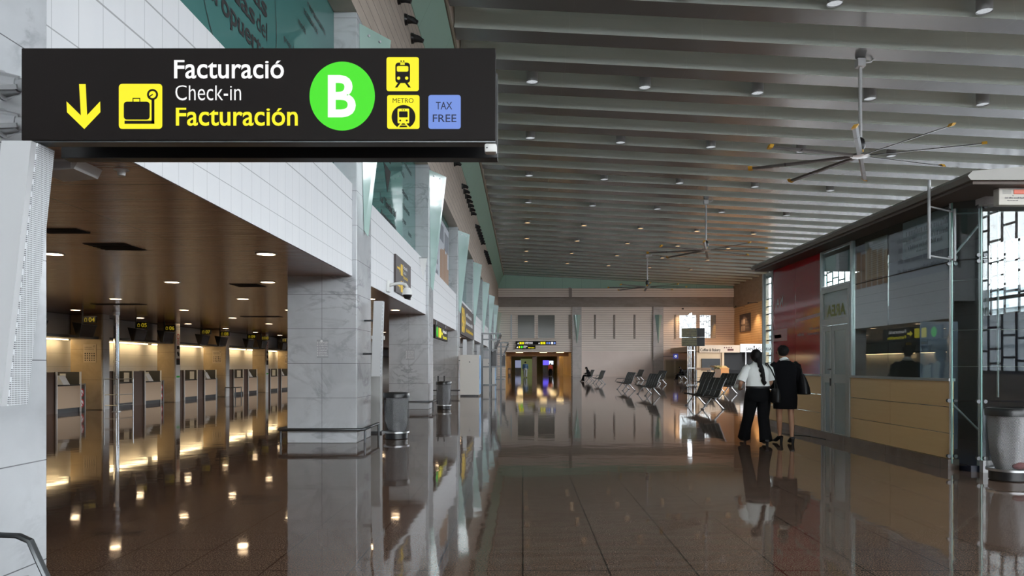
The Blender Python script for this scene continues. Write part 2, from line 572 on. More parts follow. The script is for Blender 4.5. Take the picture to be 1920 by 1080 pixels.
# header shelf with the warm strip lights under it
b = MB(); b.box(-14.98, -13.30, 2, D, 2.22, 2.30)
struct(b.build('trim_14', M['dark_steel']))
b = MB(); b.box(-14.9, -14.25, 2, D, 2.30, 3.0)
struct(b.build('wall_desk_recess', mat('pale_recess_wall', (.62, .62, .63), .5)))

# ------------------------------------------------------------------ far end wall
XO0, XO1 = PX(948, D), PX(1071, D)
zt = [PZ(v, D) for v in (541, 557.5, 576, 590, 635)]           # 10.8, 9.7, 8.5, 7.6, 4.65
b = MB()
b.box(-15.2, XO0, D, D + 0.5, 0, zt[4]); b.box(XO0, XO1, D, D + 0.5, SOF, zt[4]); b.box(XO1, PX(1090, D), D, D + 0.5, 0, zt[4])
b.box(PX(1090, D), 26.3, D, D + 0.5, 3.1, zt[4])
b.box(-3.0, 26.3, D, D + 0.5, zt[4], zt[3])
b.box(-3.0, 26.3, D, D + 0.5, zt[3], zt[2])
b.box(-3.0, 26.3, D, D + 0.5, zt[1], zt[0])
struct(b.build('wall_far', M['travertine_far']))
b = MB(); b.box(-3.0, 26.0, D - 0.12, D, zt[3], zt[2]); struct(b.build('trim_61', M['travertine_far']))
b = MB(); b.box(-3.0, 26.0, D - 0.25, D, zt[1], zt[0]); struct(b.build('trim_62', M['travertine_far']))
b = MB(); b.box(-3.0, 26.3, D - 0.02, D + 0.5, zt[2], zt[1])
struct(b.build('trim_15', M['concrete']))
b = MB(); b.box(PX(1090, D), 26.3, D, D + 0.5, 0, 3.1)
struct(b.build('wall_far_lower', M['plain_far']))
b = MB()
b.prism([(-3.0, D, zt[0]), (26.3, D, zt[0]), (26.3, D, roof(26.3) + 1.1), (-3.0, D, roof(-3) + 1.1)], (0, 0.5, 0))
struct(b.build('wall_far_top', M['green']))
for (x0, x1) in ((1073, 1090), (1224, 1243)):
    b = MB(); b.box(PX(x0, D), PX(x1, D), D - 0.35, D + 0.1, 0, zt[2])
    struct(b.build('pillar', M['far_marble']))
for px in (958.5, 1116, 1152, 1190, 1266):
    b = MB(); b.box(PX(px, D) - 0.09, PX(px, D) + 0.09, D - 0.10, D + 0.05, zt[4], zt[3])
    struct(b.build('trim_16', M['concrete'] if px > 960 else M['light_paint']))
b = MB(); b.box(PX(1066, D), PX(1070.5, D), D - 0.06, D + 0.05, zt[4], zt[0] + 0.1)
struct(b.build('trim_17', M['concrete']))
b = MB(); b.box(PX(1066.5, D), PX(1072, D), D - 0.4, D - 0.2, zt[1], zt[0])
struct(b.build('trim_18', M['concrete']))
for j, (x0, x1, mm) in enumerate(((971, 1002, 'dim_glass'), (1009, 1040, 'dim_glass'), (1274, 1305, 'mirror_glass'), (1312, 1342, 'mirror_glass'))):
    b = MB(); b.box(PX(x0, D), PX(x1, D), D - 0.03, D + 0.02, PZ(634, D), PZ(591, D))
    w = struct(b.build('window_%d' % (20 + j), M[mm]))
    b = MB()
    X0, X1, Z0, Z1 = PX(x0, D), PX(x1, D), PZ(634, D), PZ(591, D)
    b.box(X0 - .12, X0, D - .09, D, Z0 - .1, Z1 + .1); b.box(X1, X1 + .12, D - .09, D, Z0 - .1, Z1 + .1)
    b.box(X0, X1, D - .09, D, Z0 - .12, Z0); b.box(X0, X1, D - .09, D, Z1, Z1 + .1)
    b.build('frame', M['travertine_far'], w)
# tan double doors at the far wall
X0, X1, Xm, Z1 = PX(1247, D), PX(1288, D), PX(1265, D), PZ(676, D)
b = MB(); b.box(X0, X1, D - 0.06, D - 0.005, 0.0, Z1)
dr = struct(b.build('door_1', mat('tan_door', (0.38, 0.30, 0.18), 0.5)))
b = MB(); b.box(Xm - .12, Xm + .12, D - .1, D - .06, 0, Z1); b.box(X0, X1, D - .12, D - .06, Z1, Z1 + .14)
b.box(X1 - .1, X1 + .1, D - .1, D - .06, 0, Z1); b.box(X0 - .1, X0 + .1, D - .1, D - .06, 0, Z1)
b.build('frame', mat('tan_door_frame', (0.55, 0.45, 0.30), 0.5), dr)

# passage beyond the end wall
m = mat('warm_passage_wall', (0.86, 0.62, 0.28), 0.45)
b = MB(); b.box(XO0 - 0.6, XO0, D + 0.5, 150, 0, 3.0)
struct(b.build('wall_passage_left', m))
b = MB(); b.box(XO1 + 0.3, XO1 + 0.8, D + 0.5, 150, 0, 3.0)
struct(b.build('wall_passage_right', m))
b = MB(); b.box(XO0 - 0.6, XO1 + 0.8, D + 0.5, 150, SOF, 3.1)
struct(b.build('ceiling_passage', M['slats']))
b = MB(); b.box(XO0 - 0.6, XO1 + 0.8, 150, 150.3, 0, 3.1)
struct(b.build('wall_passage_end', mat('dim_green_wall', (0.42, 0.36, 0.18), 0.5)))
b = MB(); b.box(PX(998, 101), PX(1006.5, 101), 101, 101.6, 0, SOF)
struct(b.build('pillar', mat('brown_pillar', (0.15, 0.10, 0.06), 0.4)))
b = MB(); b.box(PX(1049, 104), PX(1056, 104), 104, 104.6, 0, SOF)
struct(b.build('pillar', m))
b = MB(); b.box(XO0, XO1, 100, 100.3, 2.55, SOF)
struct(b.build('beam', mat('brown_beam', (0.40, 0.24, 0.12), 0.5)))

# ------------------------------------------------------------------ right window wall and back
b = MB()
b.box(26, 26.4, -30.5, 82.5, 0, 0.9)
b.prism([(26, -30.5, 10.9), (26.4, -30.5, 10.9), (26.4, -30.5, 12.2), (26, -30.5, 12.2)], (0, 113, 0))
struct(b.build('wall_right', M['concrete']))
b = MB(); b.box(26, 26.4, 82.5, D, 0, 8.4)
struct(b.build('wall_right_far', stone('warm_board_wall', (0.56, 0.40, 0.24), (0.62, 0.46, 0.29), 0.5, [(2, 0.27, 0.02, 0.03)], (0.3, 0.2, 0.12), 0.5, 0.3)))
b = MB(); b.box(25.9, 26.4, 82.5, D, 8.4, 12.2)
struct(b.build('trim_19', M['concrete']))
rw = random.Random(3)
for j in range(10):
    y0, y1 = -30.3 + 11 * j, -30.3 + 11 * (j + 1)
    if j == 9: y1 = 82.5
    b = MB(); b.box(26.19, 26.20, y0, y1, 0.9, 10.9)
    w = struct(b.build('window_%d' % (30 + j), M['pane']))
    b = MB()
    n = 9
    b.box(26.15, 26.24, y0 - .12, y0 + .12, 0.9, 10.9); b.box(26.05, 26.35, y0, y1, 0.9, 1.1); b.box(26.05, 26.35, y0, y1, 10.7, 10.9)
    b.box(26.05, 26.35, y0, y1, 5.0, 5.16)
    for q in range(n):
        ya, yb = y0 + (y1 - y0) * q / n, y0 + (y1 - y0) * (q + 1) / n
        if q: b.box(26.16, 26.22, ya - .07, ya + .07, 0.9, 10.9)
        z = 0.9 + rw.uniform(0.5, 1.5)
        while z < 10.5:
            b.box(26.16, 26.22, ya, yb, z - .06, z + .06)
            z += rw.choice((0.8, 1.2, 1.6))
    b.build('frame', M['matte_black'], w)
b = MB(); b.box(62, 90, -120, 260, -.3, 10.5); b.box(60.5, 62, -120, 260, 8.6, 11.2)
o = b.build('building_outside', stone('outside_facade', (.19, .21, .235), (.24, .26, .28), .2, [(1, 4.0, 0, .5), (2, 3.4, .4, .5)], (.09, .11, .13), .5))
struct(o)
b = MB(); b.box(-15.2, -3, -30.6, -30.4, 0, 13); b.box(-3, 26.4, -30.6, -30.4, 0, 4.3); b.box(-3, 26.4, -30.6, -30.4, 12.6, 14)
struct(b.build('wall_back', M['concrete']))
b = MB(); b.box(-3, 26, -30.51, -30.5, 4.3, 12.6)
w = struct(b.build('window_45', M['front_pane']))  # unseen high glazing, added to light the ribs and pillar fronts
b = MB()
for q in range(15):
    x = -3 + 29 * q / 14
    b.box(x - .06, x + .06, -30.6, -30.4, 4.3, 12.6)
for z in (6.4, 8.5, 10.6): b.box(-3, 26, -30.58, -30.42, z - .06, z + .06)
b.build('frame', M['dark_steel'], w)

# ------------------------------------------------------------------ lettering on the glass band
def gl(u, v): return Vector((-3.408, u, v))
w = wins[3][0]
g = G(gl)
g.text('Las', 9.45, 10.27, 6.03, 0.24, 0.02)
g.text('Tiendas', 7.85, 9.80, 5.73, 0.24, 0.02)
g.text('del', 9.87, 10.27, 5.73, 0.235)
g.text('Aeropuerto', 7.95, 10.27, 5.42, 0.24, 0.02)
g.ring(9.35, 6.0, 1.30, 1.315, 60)
for (s, u0, u1, z, h) in (('press', 11.0, 11.35, 6.05, .10), ('cafeter\u00edas', 11.0, 11.7, 5.55, .10), ('librer\u00edas', 11.45, 12.2, 6.0, .16), ('moda', 11.7, 12.1, 6.6, .12),
                          ('accesorios', 12.0, 12.8, 6.9, .13), ('perfumer\u00eda', 12.3, 13.2, 6.3, .11), ('restaurants', 12.2, 13.3, 7.1, .12), ('regals', 7.0, 7.5, 5.3, .14), ('music', 7.1, 7.6, 5.05, .10),
                          ('books', 12.4, 12.9, 5.7, .11), ('regalos', 12.6, 13.3, 5.3, .12)):
    g.text(s, u0, u1, z, h)
g.build('lettering', M['ink'], w)
w = wins[4][0]
g = G(gl)
g.text('Las', 18.45, 18.85, 5.36, .20, 0.02).text('Tiendas del', 18.95, 20.75, 5.36, .20, 0.02)
g.text('Aeropuerto', 18.45, 20.75, 4.98, .20, 0.03)
g.poly([(18.9, 6.6), (19.9, 6.6), (19.4, 7.3)]).poly([(18.9, 6.4), (19.9, 6.4), (19.4, 5.75)])
for (s, u0, u1, z, h) in (('regals', 16.9, 17.5, 5.6, .13), ('premsa', 16.6, 17.4, 5.05, .13), ('moda', 21.6, 22.2, 6.8, .15), ('cafeter\u00edas', 21.8, 22.9, 6.3, .15),
                          ('librer\u00edas', 22.0, 23.2, 5.9, .15), ('press', 21.9, 22.5, 5.5, .13), ('restaurants', 22.2, 23.6, 7.2, .14), ('books', 23.0, 23.6, 5.3, .13), ('perfumes', 16.3, 17.3, 6.5, .14)):
    g.text(s, u0, u1, z, h)
g.build('lettering', M['ink'], w)

# ------------------------------------------------------------------ kinds of repeated lamps
names = {0: 'nearest', 1: 'second', 2: 'third'}
# downlights of the check-in ceiling
proto = None
rows = [11.1 + 3.76 * i for i in range(11)]
for r, yy in enumerate(rows):
    for c_, xx in enumerate((-3.7, -6.77, -9.85, -13.0)):
        x_ = xx
        if any(p - 0.3 < yy < p + PD + 0.3 for p in PIL) and xx > -4.5: x_ = -4.92
        where = ('closest to the white cladding', 'second from the white cladding', 'third from the white cladding', 'over the check-in desks')[c_]
        lab = 'round lit recessed lamp, %s row of the brown ceiling, %s' % (ORD[r], where)
        if proto is None:
            proto = thing('recessed_downlight', (x_, yy, SOF), lab, 'ceiling lamp', 'recessed lamps in the brown ceiling')
            b = MB(); b.lathe([(0.0, -0.006), (0.125, -0.006), (0.125, 0.0)], (x_, yy, SOF), 24)
            b.build('diffuser', M['warm_lamp'], proto)
            b = MB(); b.lathe([(0.127, 0.0), (0.127, -0.012), (0.15, -0.010), (0.155, 0.0)], (x_, yy, SOF), 24)
            b.build('trim_ring', M['light_paint'], proto)
        else:
            dup(proto, (x_, yy, SOF), lab)
# strip lights under the header shelf, one per wall bay
strips = [(6.0, 13.0), (13.6, 18.8), (19.45, 24.1), (24.7, 29.2), (29.8, 34.15), (34.75, 39.5), (40.1, 44.55), (45.2, 50.0), (51, 60), (61, 75)]
for i, (y0, y1) in enumerate(strips):
    s = 'warm strip lamp glowing on the desk wall, %s bay along the check-in desks' % ORD[i]
    b = MB(); b.box(-14.36, -14.22, y0, y1, 2.19, 2.215)
    tag(b.build('strip_light', M['warm_strip']), s, 'strip light', 'strip lamps over the check-in desks', 'thing')
# missing ceiling tiles / vents
for i, (x0, x1, y0, y1, s) in enumerate(((-5.8, -5.25, 10.14, 10.75, 'black square air vent, nearest whole one in the brown ceiling'),
                                      (-5.8, -5.25, 15.2, 15.78, 'black square air vent in the brown ceiling beside the marble pillar'),
                                      (-5.75, -5.25, 9.05, 9.35, 'narrow dark slot vent in the brown ceiling before the square vents'),
                                      (-11.3, -10.0, 20.1, 20.5, 'long dark vent in the brown ceiling above the chrome pole'),
                                      (-9.3, -8.0, 25.3, 25.7, 'long dark vent in the brown ceiling beyond the chrome pole'))):
    t = thing('ceiling_vent', (x0, y0, SOF), s, 'vent', 'dark vents in the brown ceiling')
    b = MB(); b.box(x0, x1, y0, y1, SOF - 0.006, SOF); b.build('opening', M['matte_black'], t)
    b = MB()
    for q in range(6):
        yy = y0 + (y1 - y0) * (q + 0.5) / 6
        b.box(x0, x1, yy - .012, yy + .012, SOF - 0.012, SOF - 0.004)
    b.build('grille', M['matte_black'], t)

# cylinder downlights between the ribs of the hall ceiling
proto = None
for r in range(9):
    yy = 22.42 + 7.38 * r
    for c_ in range(5):
        xx = 0.37 + 4.36 * c_
        zz = roof(xx)
        lit = r >= 5
        lab = '%s metal can downlight, %s row of the ribbed ceiling, %s from the green band' % ('warm lit' if lit else 'cool white', ORD[r], ORD[c_])
        t = thing('can_downlight', (xx, yy, zz), lab, 'ceiling lamp', 'can downlights of the ribbed ceiling')
        b = MB(); b.lathe([(0.21, 0.02), (0.225, 0.0), (0.225, 0.93)], (xx, yy, zz), 20); b.build('housing', M['grey_paint'], t, True)
        b = MB(); b.lathe([(0.0, 0.03), (0.21, 0.03)], (xx, yy, zz), 20)
        for q in range(6):
            a = q * math.pi / 3
            b.ball((xx + .12 * math.cos(a), yy + .12 * math.sin(a), zz + .03), .06, .06, .025, 8, 6)
        b.build('lens', M['hall_lamp'] if lit else M['lens'], t)

# air nozzles in the stone wall
for i in range(4, 9):
    n = 7
    for q in range(n):
        yy = PIL[i] + PD + 1.0 + q * 1.13
        lab = 'black air nozzle high on the stone wall, %s in the bay after the %s pillar' % (ORD[q], ORD[i - 3])
        t = thing('air_nozzle', (-3.0, yy, 10.22), lab, 'air nozzle', 'air nozzles along the stone wall')
        b = MB(); b.tube([(-3.01, yy, 10.22), (-2.93, yy, 10.22)], [0.15, 0.13], 16); b.build('flange', M['black'], t, True)
        b = MB(); b.tube([(-2.93, yy, 10.22), (-2.80, yy, 10.20), (-2.68, yy, 10.14)], [0.11, 0.085, 0.05], 14); b.build('nozzle', M['matte_black'], t, True)

# ================================================================== HANGING SIGN
YS = 4.2
S = thing('direction_sign', P(480, 180, YS), 'large lit black check-in sign with green circle B, on arms from the nearest pillar', 'sign')
b = MB(); b.box(PX(40, YS), PX(929, YS), YS, YS + 0.10, PZ(263, YS), PZ(90, YS), 0.004); b.build('front_box', M['sign_black'], S)
b = MB(); b.box(PX(40, YS), PX(929, YS), YS + 0.01, YS + 0.10, PZ(263, YS) - 0.008, PZ(263, YS)); b.build('front_rim', M['dark_steel'], S)
b = MB(); b.box(PX(40, YS), PX(929, YS), YS + 0.36, YS + 0.46, PZ(263, YS), PZ(90, YS), 0.004); b.build('back_box', M['black'], S)
for v in (156.5, 228):
    z = PZ(v, 4.4)
    b = MB(); b.tube([(-3.0, YS + .23, z), (-2.2, YS + .23, z)], 0.037, 20); ar = b.build('arm', M['grey_paint'], S, True)
    b = MB(); b.tube([(-3.0, YS + .23, z), (-2.985, YS + .23, z)], 0.085, 20)
    for a in range(4):
        d = Vector((0, math.cos(a * math.pi / 2 + .5), math.sin(a * math.pi / 2 + .5)))
        c0 = Vector((-2.985, YS + .23, z))
        q = d.cross(Vector((1, 0, 0))) * 0.012
        b.prism([c0 + d * .03 - q, c0 + d * .075 - q, c0 + Vector((.10, 0, 0)) + d * .05 - q, c0 + Vector((.10, 0, 0)) + d * .03 - q], q * 2)
    b.tube([(-2.985, YS + .23, z), (-2.90, YS + .23, z)], [.062, .046], 20)
    b.build('flange', M['grey_paint'], ar, True)
for x in (-2.2, -0.6):
    b = MB(); b.box(x - .03, x + .03, YS + .10, YS + .36, 2.76, 3.0); b.build('spacer', M['dark_steel'], S)

c7 = lambda u, v: (60 + u / 4.174, 80 + v / 4.174)
c8 = lambda u, v: (500 + u / 4.174, 80 + v / 4.174)
def face(eps):
    return lambda u, v: P(u, v, YS) + Vector((0, -eps, 0))
g = G(face(.002))
g.poly([c7(*p) for p in ((370, 325), (422, 325), (433, 568), (535, 460), (537, 545), (411, 677), (275, 545), (272, 460), (384, 570))])
g.build('arrow', M['lit_yellow'], S)
g = G(face(.002)); g.rrect(*c7(681, 323), *c7(1021, 676), 6.5); pl = g.build('baggage_pictogram', M['lit_yellow'], S)
g = G(face(.004))
g.rrect(*c7(721, 463), *c7(924, 604), 6)
g.rect(*c7(790, 434), *c7(850, 442)).rect(*c7(790, 434), *c7(797, 464)).rect(*c7(843, 434), *c7(850, 464))
g.rect(*c7(938, 448), *c7(961, 637)).rect(*c7(727, 612), *c7(961, 637))
cu, cv = c7(946, 408); g.ring(cu, cv, 6.6, 10.4); g.line(*c7(920, 425), *c7(948, 406), 2.2)
g.build('baggage_drawing', M['sign_black'], pl)
g = G(face(.002)); g.text('Factura' + 'ci\u00f3', 326.6, 532.6, 146.6, -33.2, 0.013, .76); g.build('catalan_lettering', M['lit_white'], S)
g = G(face(.002)); g.text('Check-in', 329.2, 452.2, 188.3, -28, -0.006, .76); g.build('english_lettering', M['lit_white'], S)
g = G(face(.002)); g.text('Facturaci\u00f3n', 330, 558.6, 235.2, -32.6, 0.013, .76); g.build('spanish_lettering', M['lit_yellow'], S)
g = G(face(.002)); g.disc(641.8, 180.4, 61.3, 64.6, 64); ci = g.build('green_disc', M['lit_green'], S)
g = G(face(.004)); g.text('B', 615, 667.4, 217.8, -74, 0.024); g.build('letter', M['lit_white'], ci)
g = G(face(.002)); g.rrect(724.8, 107.3, 785.5, 171.2, 4.5); tr = g.build('train_pictogram', M['lit_yellow'], S)
g = G(face(.004))
g.rrect(*c8(1008, 158), *c8(1123, 318), 6)
g.disc(*c8(1053, 147), 1.5, n=12).disc(*c8(1074, 147), 1.5, n=12)
g.poly([c8(*p) for p in ((1030, 316), (1050, 316), (1024, 353), (1004, 353))]).poly([c8(*p) for p in ((1082, 316), (1102, 316), (1130, 353), (1110, 353))])
g.build('train_drawing', M['sign_black'], tr)
g = G(face(.006))
g.rrect(*c8(1020, 186), *c8(1110, 230), 2.5).rect(*c8(1047, 163), *c8(1082, 177))
g.disc(*c8(1034, 281), 3.1, n=20).disc(*c8(1097, 281), 3.1, n=20)
g.build('train_window_drawing', M['lit_yellow'], tr)
g = G(face(.002)); g.rrect(726, 178.4, 786.8, 242, 4.5); me_ = g.build('metro_pictogram', M['lit_yellow'], S)
g = G(face(.004))
g.text('METRO', 736.5, 775.5, 193.3, -8.6, 0.0)
cu, cv = c8(1072, 583)
pts = [(cu + 22.3 * math.cos(math.radians(a)), cv + 22.3 * math.sin(math.radians(a))) for a in range(118, 423, 6)]
g.poly(pts)
g.build('metro_drawing', M['sign_black'], me_)
g = G(face(.006))
g.rrect(*c8(1026, 519), *c8(1117, 634), 2)
g.poly([c8(*p) for p in ((1048, 634), (1062, 634), (1036, 667), (1020, 667))]).poly([c8(*p) for p in ((1080, 634), (1094, 634), (1124, 667), (1108, 667))]).rect(*c8(1040, 645), *c8(1104, 651))
g.build('metro_train_drawing', M['lit_yellow'], me_)
g = G(face(.008))
g.rrect(*c8(1038, 541), *c8(1105, 588), 1.5).disc(*c8(1047, 613), 1.7, n=14).disc(*c8(1098, 613), 1.7, n=14)
g.disc(*c8(1063, 530), 1.1, n=10).disc(*c8(1079, 530), 1.1, n=10)
g.build('metro_window_drawing', M['sign_black'], me_)
g = G(face(.002)); g.rrect(803.3, 178.2, 864, 242, 5); tx = g.build('tax_free_plate', M['lit_blue'], S)
M['navy_ink'] = mat('navy_ink', (0.008, 0.014, 0.06), 0.6)
g = G(face(.004)); g.text('TAX', 817.4, 848, 205.4, -14, 0.006); g.build('upper_lettering', M['navy_ink'], tx)
g = G(face(.004)); g.text('FREE', 811.6, 855.8, 229.2, -14, 0.006); g.build('lower_lettering', M['navy_ink'], tx)
# small white sensor
t = thing('motion_sensor', P(919, 263, YS + .03), 'small white sensor box under the tip of the big black sign', 'sensor')
b = MB(); b.box(PX(908, YS), PX(931, YS), YS + .02, YS + .085, PZ(283, YS), PZ(263, YS) - .009, .010); b.build('housing', M['white'], t, True)
b = MB(); b.ball(P(913, 277, YS + .02), .004, .003, .004); b.build('lens', M['black'], t)

# ================================================================== PILLAR FITTINGS
perf = mat('perforated_white_metal', (0.66, 0.68, 0.70), 0.45); n = N(perf)
h = n.math('MULTIPLY', n.joint(2, 0.011, 0.0, 0.0062), n.joint(1, 0.012, 0.0, 0.0070))
n.color(n.mix(h, (0.70, 0.72, 0.74), (0.16, 0.17, 0.18)))
WHICH = ['', '', '', 'nearest', 'second', 'third', 'fourth', 'fifth', 'sixth', 'seventh', 'eighth', 'ninth']
for i in (3, 4, 6, 7):
    y = PIL[i] + PD - 0.95
    t = thing('column_loudspeaker', (-2.73, y, 1.2), 'tall slanted grey perforated loudspeaker on the %s marble pillar' % WHICH[i], 'loudspeaker', 'slanted loudspeakers on the pillars')
    b = MB()
    sec = lambda yy, z: [(-2.81, yy, z), (-2.65, yy, z), (-2.65, yy + .06, z), (-2.65, yy + .19, z), (-2.81, yy + .19, z)]
    def slab(x0, x1, ya, yb):
        lo = [(x0, y + ya, 1.20), (x1, y + ya, 1.20), (x1, y + yb, 1.20), (x0, y + yb, 1.20)]
        b.prism(lo, (0, .24, 1.42))
    slab(-2.81, -2.65, 0, .20)
    b.build('housing', M['light_paint'], t)
    b = MB(); slab(-2.65, -2.642, .045, .195); slab(-2.80, -2.652, .198, .204); b.build('grille', perf, t)
    b = MB()
    for z in (1.62, 2.25):
        yy = y + .1 + .24 * (z - 1.2) / 1.42
        b.tube([(-2.995, yy, z), (-2.8, yy, z)], .018, 10)
    b.build('bracket', M['dark_steel'], t)

for i in range(4, len(PIL)):
    yc = PIL[i] + .65
    t = thing('glass_sconce', (-3.0, yc, 5.6), 'tapering green glass wedge lamp high on the %s marble pillar' % WHICH[i], 'wall lamp', 'glass wedge lamps on the pillars')
    zt_, zb = 7.62, 3.85
    ridge_t, ridge_b = Vector((-2.50, yc, zt_ - .06)), Vector((-2.93, yc, zb))
    for s in (-1, 1):
        b = MB()
        w0 = Vector((-2.995, yc + s * .46, zt_ + .06)); w1 = Vector((-2.99, yc + s * .05, zb + .1))
        nrm = (ridge_t - w0).cross(ridge_b - w0).normalized() * .012
        b.prism([w0, ridge_t, ridge_b, w1], nrm)
        pn = b.build('glass_panel', M['wedge'], t)
        b = MB()
        for f in (.3, .65):
            p = w0.lerp(ridge_t, f) + Vector((0, 0, -.14))
            b.tube([p - nrm * 1.5, p + nrm * 2.5], .022, 10)
        b.build('bolt', M['steel'], pn)
    b = MB(); b.tube([(-2.985, yc, zt_ - .2), (-2.985, yc, zb + .3)], .012, 8); b.build('spine', M['steel'], t)

# the two sconces of the far wall
for k_, (px, s) in enumerate(((1081.5, 'green glass wedge lamp on the far wall column beside the passage'), (1233.5, 'green glass wedge lamp on the far wall column beside the tan doors'))):
    xc = PX(px, D); y0 = D - .36
    t = thing('glass_sconce', (xc, y0, 5.8), s, 'wall lamp', 'glass wedge lamps on the far wall')
    for sg in (-1, 1):
        b = MB()
        w0 = Vector((xc + sg * .44, y0, 7.55)); w1 = Vector((xc + sg * .03, y0, 4.15))
        rt, rb = Vector((xc, y0 - .5, 7.55)), Vector((xc, y0 - .08, 4.1))
        nrm = (rt - w0).cross(rb - w0).normalized() * .012
        b.prism([w0, rt, rb, w1], nrm)
        b.build('glass_panel', M['wedge'], t)

# bumper rails round the pillars
for i in (4, 5, 6):
    y0, y1 = PIL[i] - .12, PIL[i] + PD + .1
    t = thing('bumper_rail', (-3.6, PIL[i], 0), 'low steel trolley bumper rail round the %s marble pillar' % WHICH[i], 'rail', 'bumper rails round the pillars')
    z = .25
    b = MB(); r = .10
    path = [(-4.40, y1, z), (-4.40, y0 + r, z), (-4.37, y0 + .03, z), (-4.30, y0, z), (-2.97, y0, z), (-2.90, y0 + .03, z), (-2.87, y0 + r, z), (-2.87, y1, z)]
    b.tube(path, .028, 12); b.build('rail', M['dark_steel'], t, True)
    for p in ((-4.40, y1), (-4.40, y0 + .2), (-2.87, y0 + .2), (-2.87, y1)):
        b = MB(); b.tube([(p[0], p[1], 0), (p[0], p[1], z)], .022, 10); b.build('post', M['dark_steel'], t, True)

# notices on the pillar faces
for i, (x0, x1, v0, v1) in ((4, (594, 616, 637, 671)), (5, (761, 777, 655.5, 674.5))):
    y = PIL[i] - .004
    t = thing('wall_notice', P((x0 + x1) / 2, v1, y), 'clear notice with lines of pale writing on the %s marble pillar' % WHICH[i], 'notice', 'notices on the pillars')
    b = MB(); b.box(PX(x0, y), PX(x1, y), y - .003, y + .003, PZ(v1, y), PZ(v0, y)); b.build('sheet', mat('clear_sheet', (0.42, 0.43, 0.45), 0.2), t)
    g = G(lambda u, v, y=y: P(u, v, y - .006))
    w = x1 - x0
    if i == 4: g.disc(x0 + w * .4, v0 + (v1 - v0) * .08, w * .11, n=20)
    for q in range(9):
        v = v0 + (v1 - v0) * (.16 + q * .092)
        g.words(x0 + w * .2, x1 - w * .05, v, -(v1 - v0) * .05, q); g.rect(x0 + w * .02, v, x0 + w * .12, v - (v1 - v0) * .045)
    g.build('writing', M['white_ink'], t)

# sign on the second cladding bay
def fas(u, v): return Vector((FX + .052, u, v))
t = thing('wall_sign', (FX, 19.6, 3.6), 'dark brown sign with yellow arrows on the white cladding behind the dome camera', 'sign')
b = MB(); b.box(FX + .002, FX + .05, 18.4, 20.84, 3.17, 4.07); b.build('board', M['sign_brown'], t)
g = G(fas)
for z in (3.78, 3.36):
    g.line(18.6, z, 18.95, z, .05); g.poly([(18.95, z + .10), (19.08, z), (18.95, z - .10)])
    g.rrect(19.12, z - .13, 19.45, z + .15, .03)
    g.text('Facturaci\u00f3n', 19.52, 20.3, z - .17, .09, .02)
g.build('yellow_writing', M['yellow_ink'], t)
g = G(fas)
for z in (3.78, 3.36):
    g.text('Facturaci\u00f3', 19.52, 20.2, z + .08, .09, .02).text('Check-in', 19.52, 20.0, z - .05, .08)
g.build('white_writing', M['white_ink'], t)

# dome camera
t = thing('dome_camera', (FX, 17.5, 3.2), 'white dome security camera on a curved arm from the white cladding', 'camera')
b = MB(); b.box(FX, FX + .06, 17.38, 17.62, 3.07, 3.33, .01); b.build('wall_plate', M['white'], t)
b = MB(); b.tube([(FX + .05, 17.5, 3.22), (-2.92, 17.5, 3.25), (-2.78, 17.48, 3.27), (-2.66, 17.45, 3.24), (-2.61, 17.43, 3.17)], .035, 12); b.build('arm', M['white'], t, True)
b = MB(); b.lathe([(0, .17), (.06, .16), (.10, .10), (.115, .02), (.115, 0)], (-2.61, 17.43, 3.0), 24); b.build('housing', M['white'], t, True)
b = MB(); b.lathe([(.105, 0.0), (.095, -.04), (.06, -.09), (.0, -.105)], (-2.61, 17.43, 3.0), 24); b.build('dome', M['black'], t, True)

# small white camera at the second pillar
t = thing('bullet_camera', (-3.0, 15.0, 1.9), 'small white camera fixed beside the second marble pillar above the white totem', 'camera')
b = MB(); b.tube([(-2.99, 15.6, 1.96), (-2.80, 15.6, 1.96)], .045, 14); b.build('body', M['white'], t, True)
b = MB(); b.box(-3.0, -2.93, 15.24, 15.62, 1.93, 1.99); b.build('bracket', M['white'], t)

# tall white totem behind the second pillar
t = thing('information_totem', (-3.02, 16.2, 0), 'tall slim white totem standing behind the second marble pillar', 'totem')
b = MB(); b.box(-3.35, -2.94, 15.9, 16.15, .04, 1.9, .01); b.build('body', mat('grey_totem', (.44, .44, .43), .4), t)
b = MB(); b.box(-3.40, -2.90, 15.85, 16.2, 0, .04); b.build('base_plate', M['dark_steel'], t)

# lit hanging sign by the third pillar, read from both sides
t = thing('hanging_sign', (FX, 29, 2.6), 'long lit yellow and green sign hanging under the white cladding past the third pillar', 'sign')
b = MB(); b.box(-3.14, -3.06, 27.0, 31.4, 2.36, 2.84); b.build('box', M['sign_black'], t)
for sgn, nm in ((1, 'front'), (-1, 'rear')):
    f = lambda u, v, s=sgn: Vector((-3.10 + s * .043, u, v))
    g = G(f); g.disc(27.5, 2.6, .19, n=24); g.build('green_disc', M['lit_green'], t)
    g = G(f); g.rrect(28.0, 2.42, 28.36, 2.78, .05).rrect(28.5, 2.42, 28.86, 2.78, .05).poly([(29.0, 2.6), (29.2, 2.72), (29.2, 2.64), (29.4, 2.64), (29.4, 2.56), (29.2, 2.56), (29.2, 2.48)])
    g.text('Facturaci\u00f3n', 29.5, 31.0, 2.43, .12, .02); g.build('yellow_writing', M['lit_yellow'], t)
    g = G(f); g.text('Facturaci\u00f3', 29.5, 30.9, 2.65, .12, .02); g.build('white_writing', M['lit_white'], t)
b = MB()
for y in (27.6, 30.8): b.tube([(-3.10, y, 2.84), (-3.10, y, 3.016)], .02, 8)
b.build('hanger', M['dark_steel'], t)

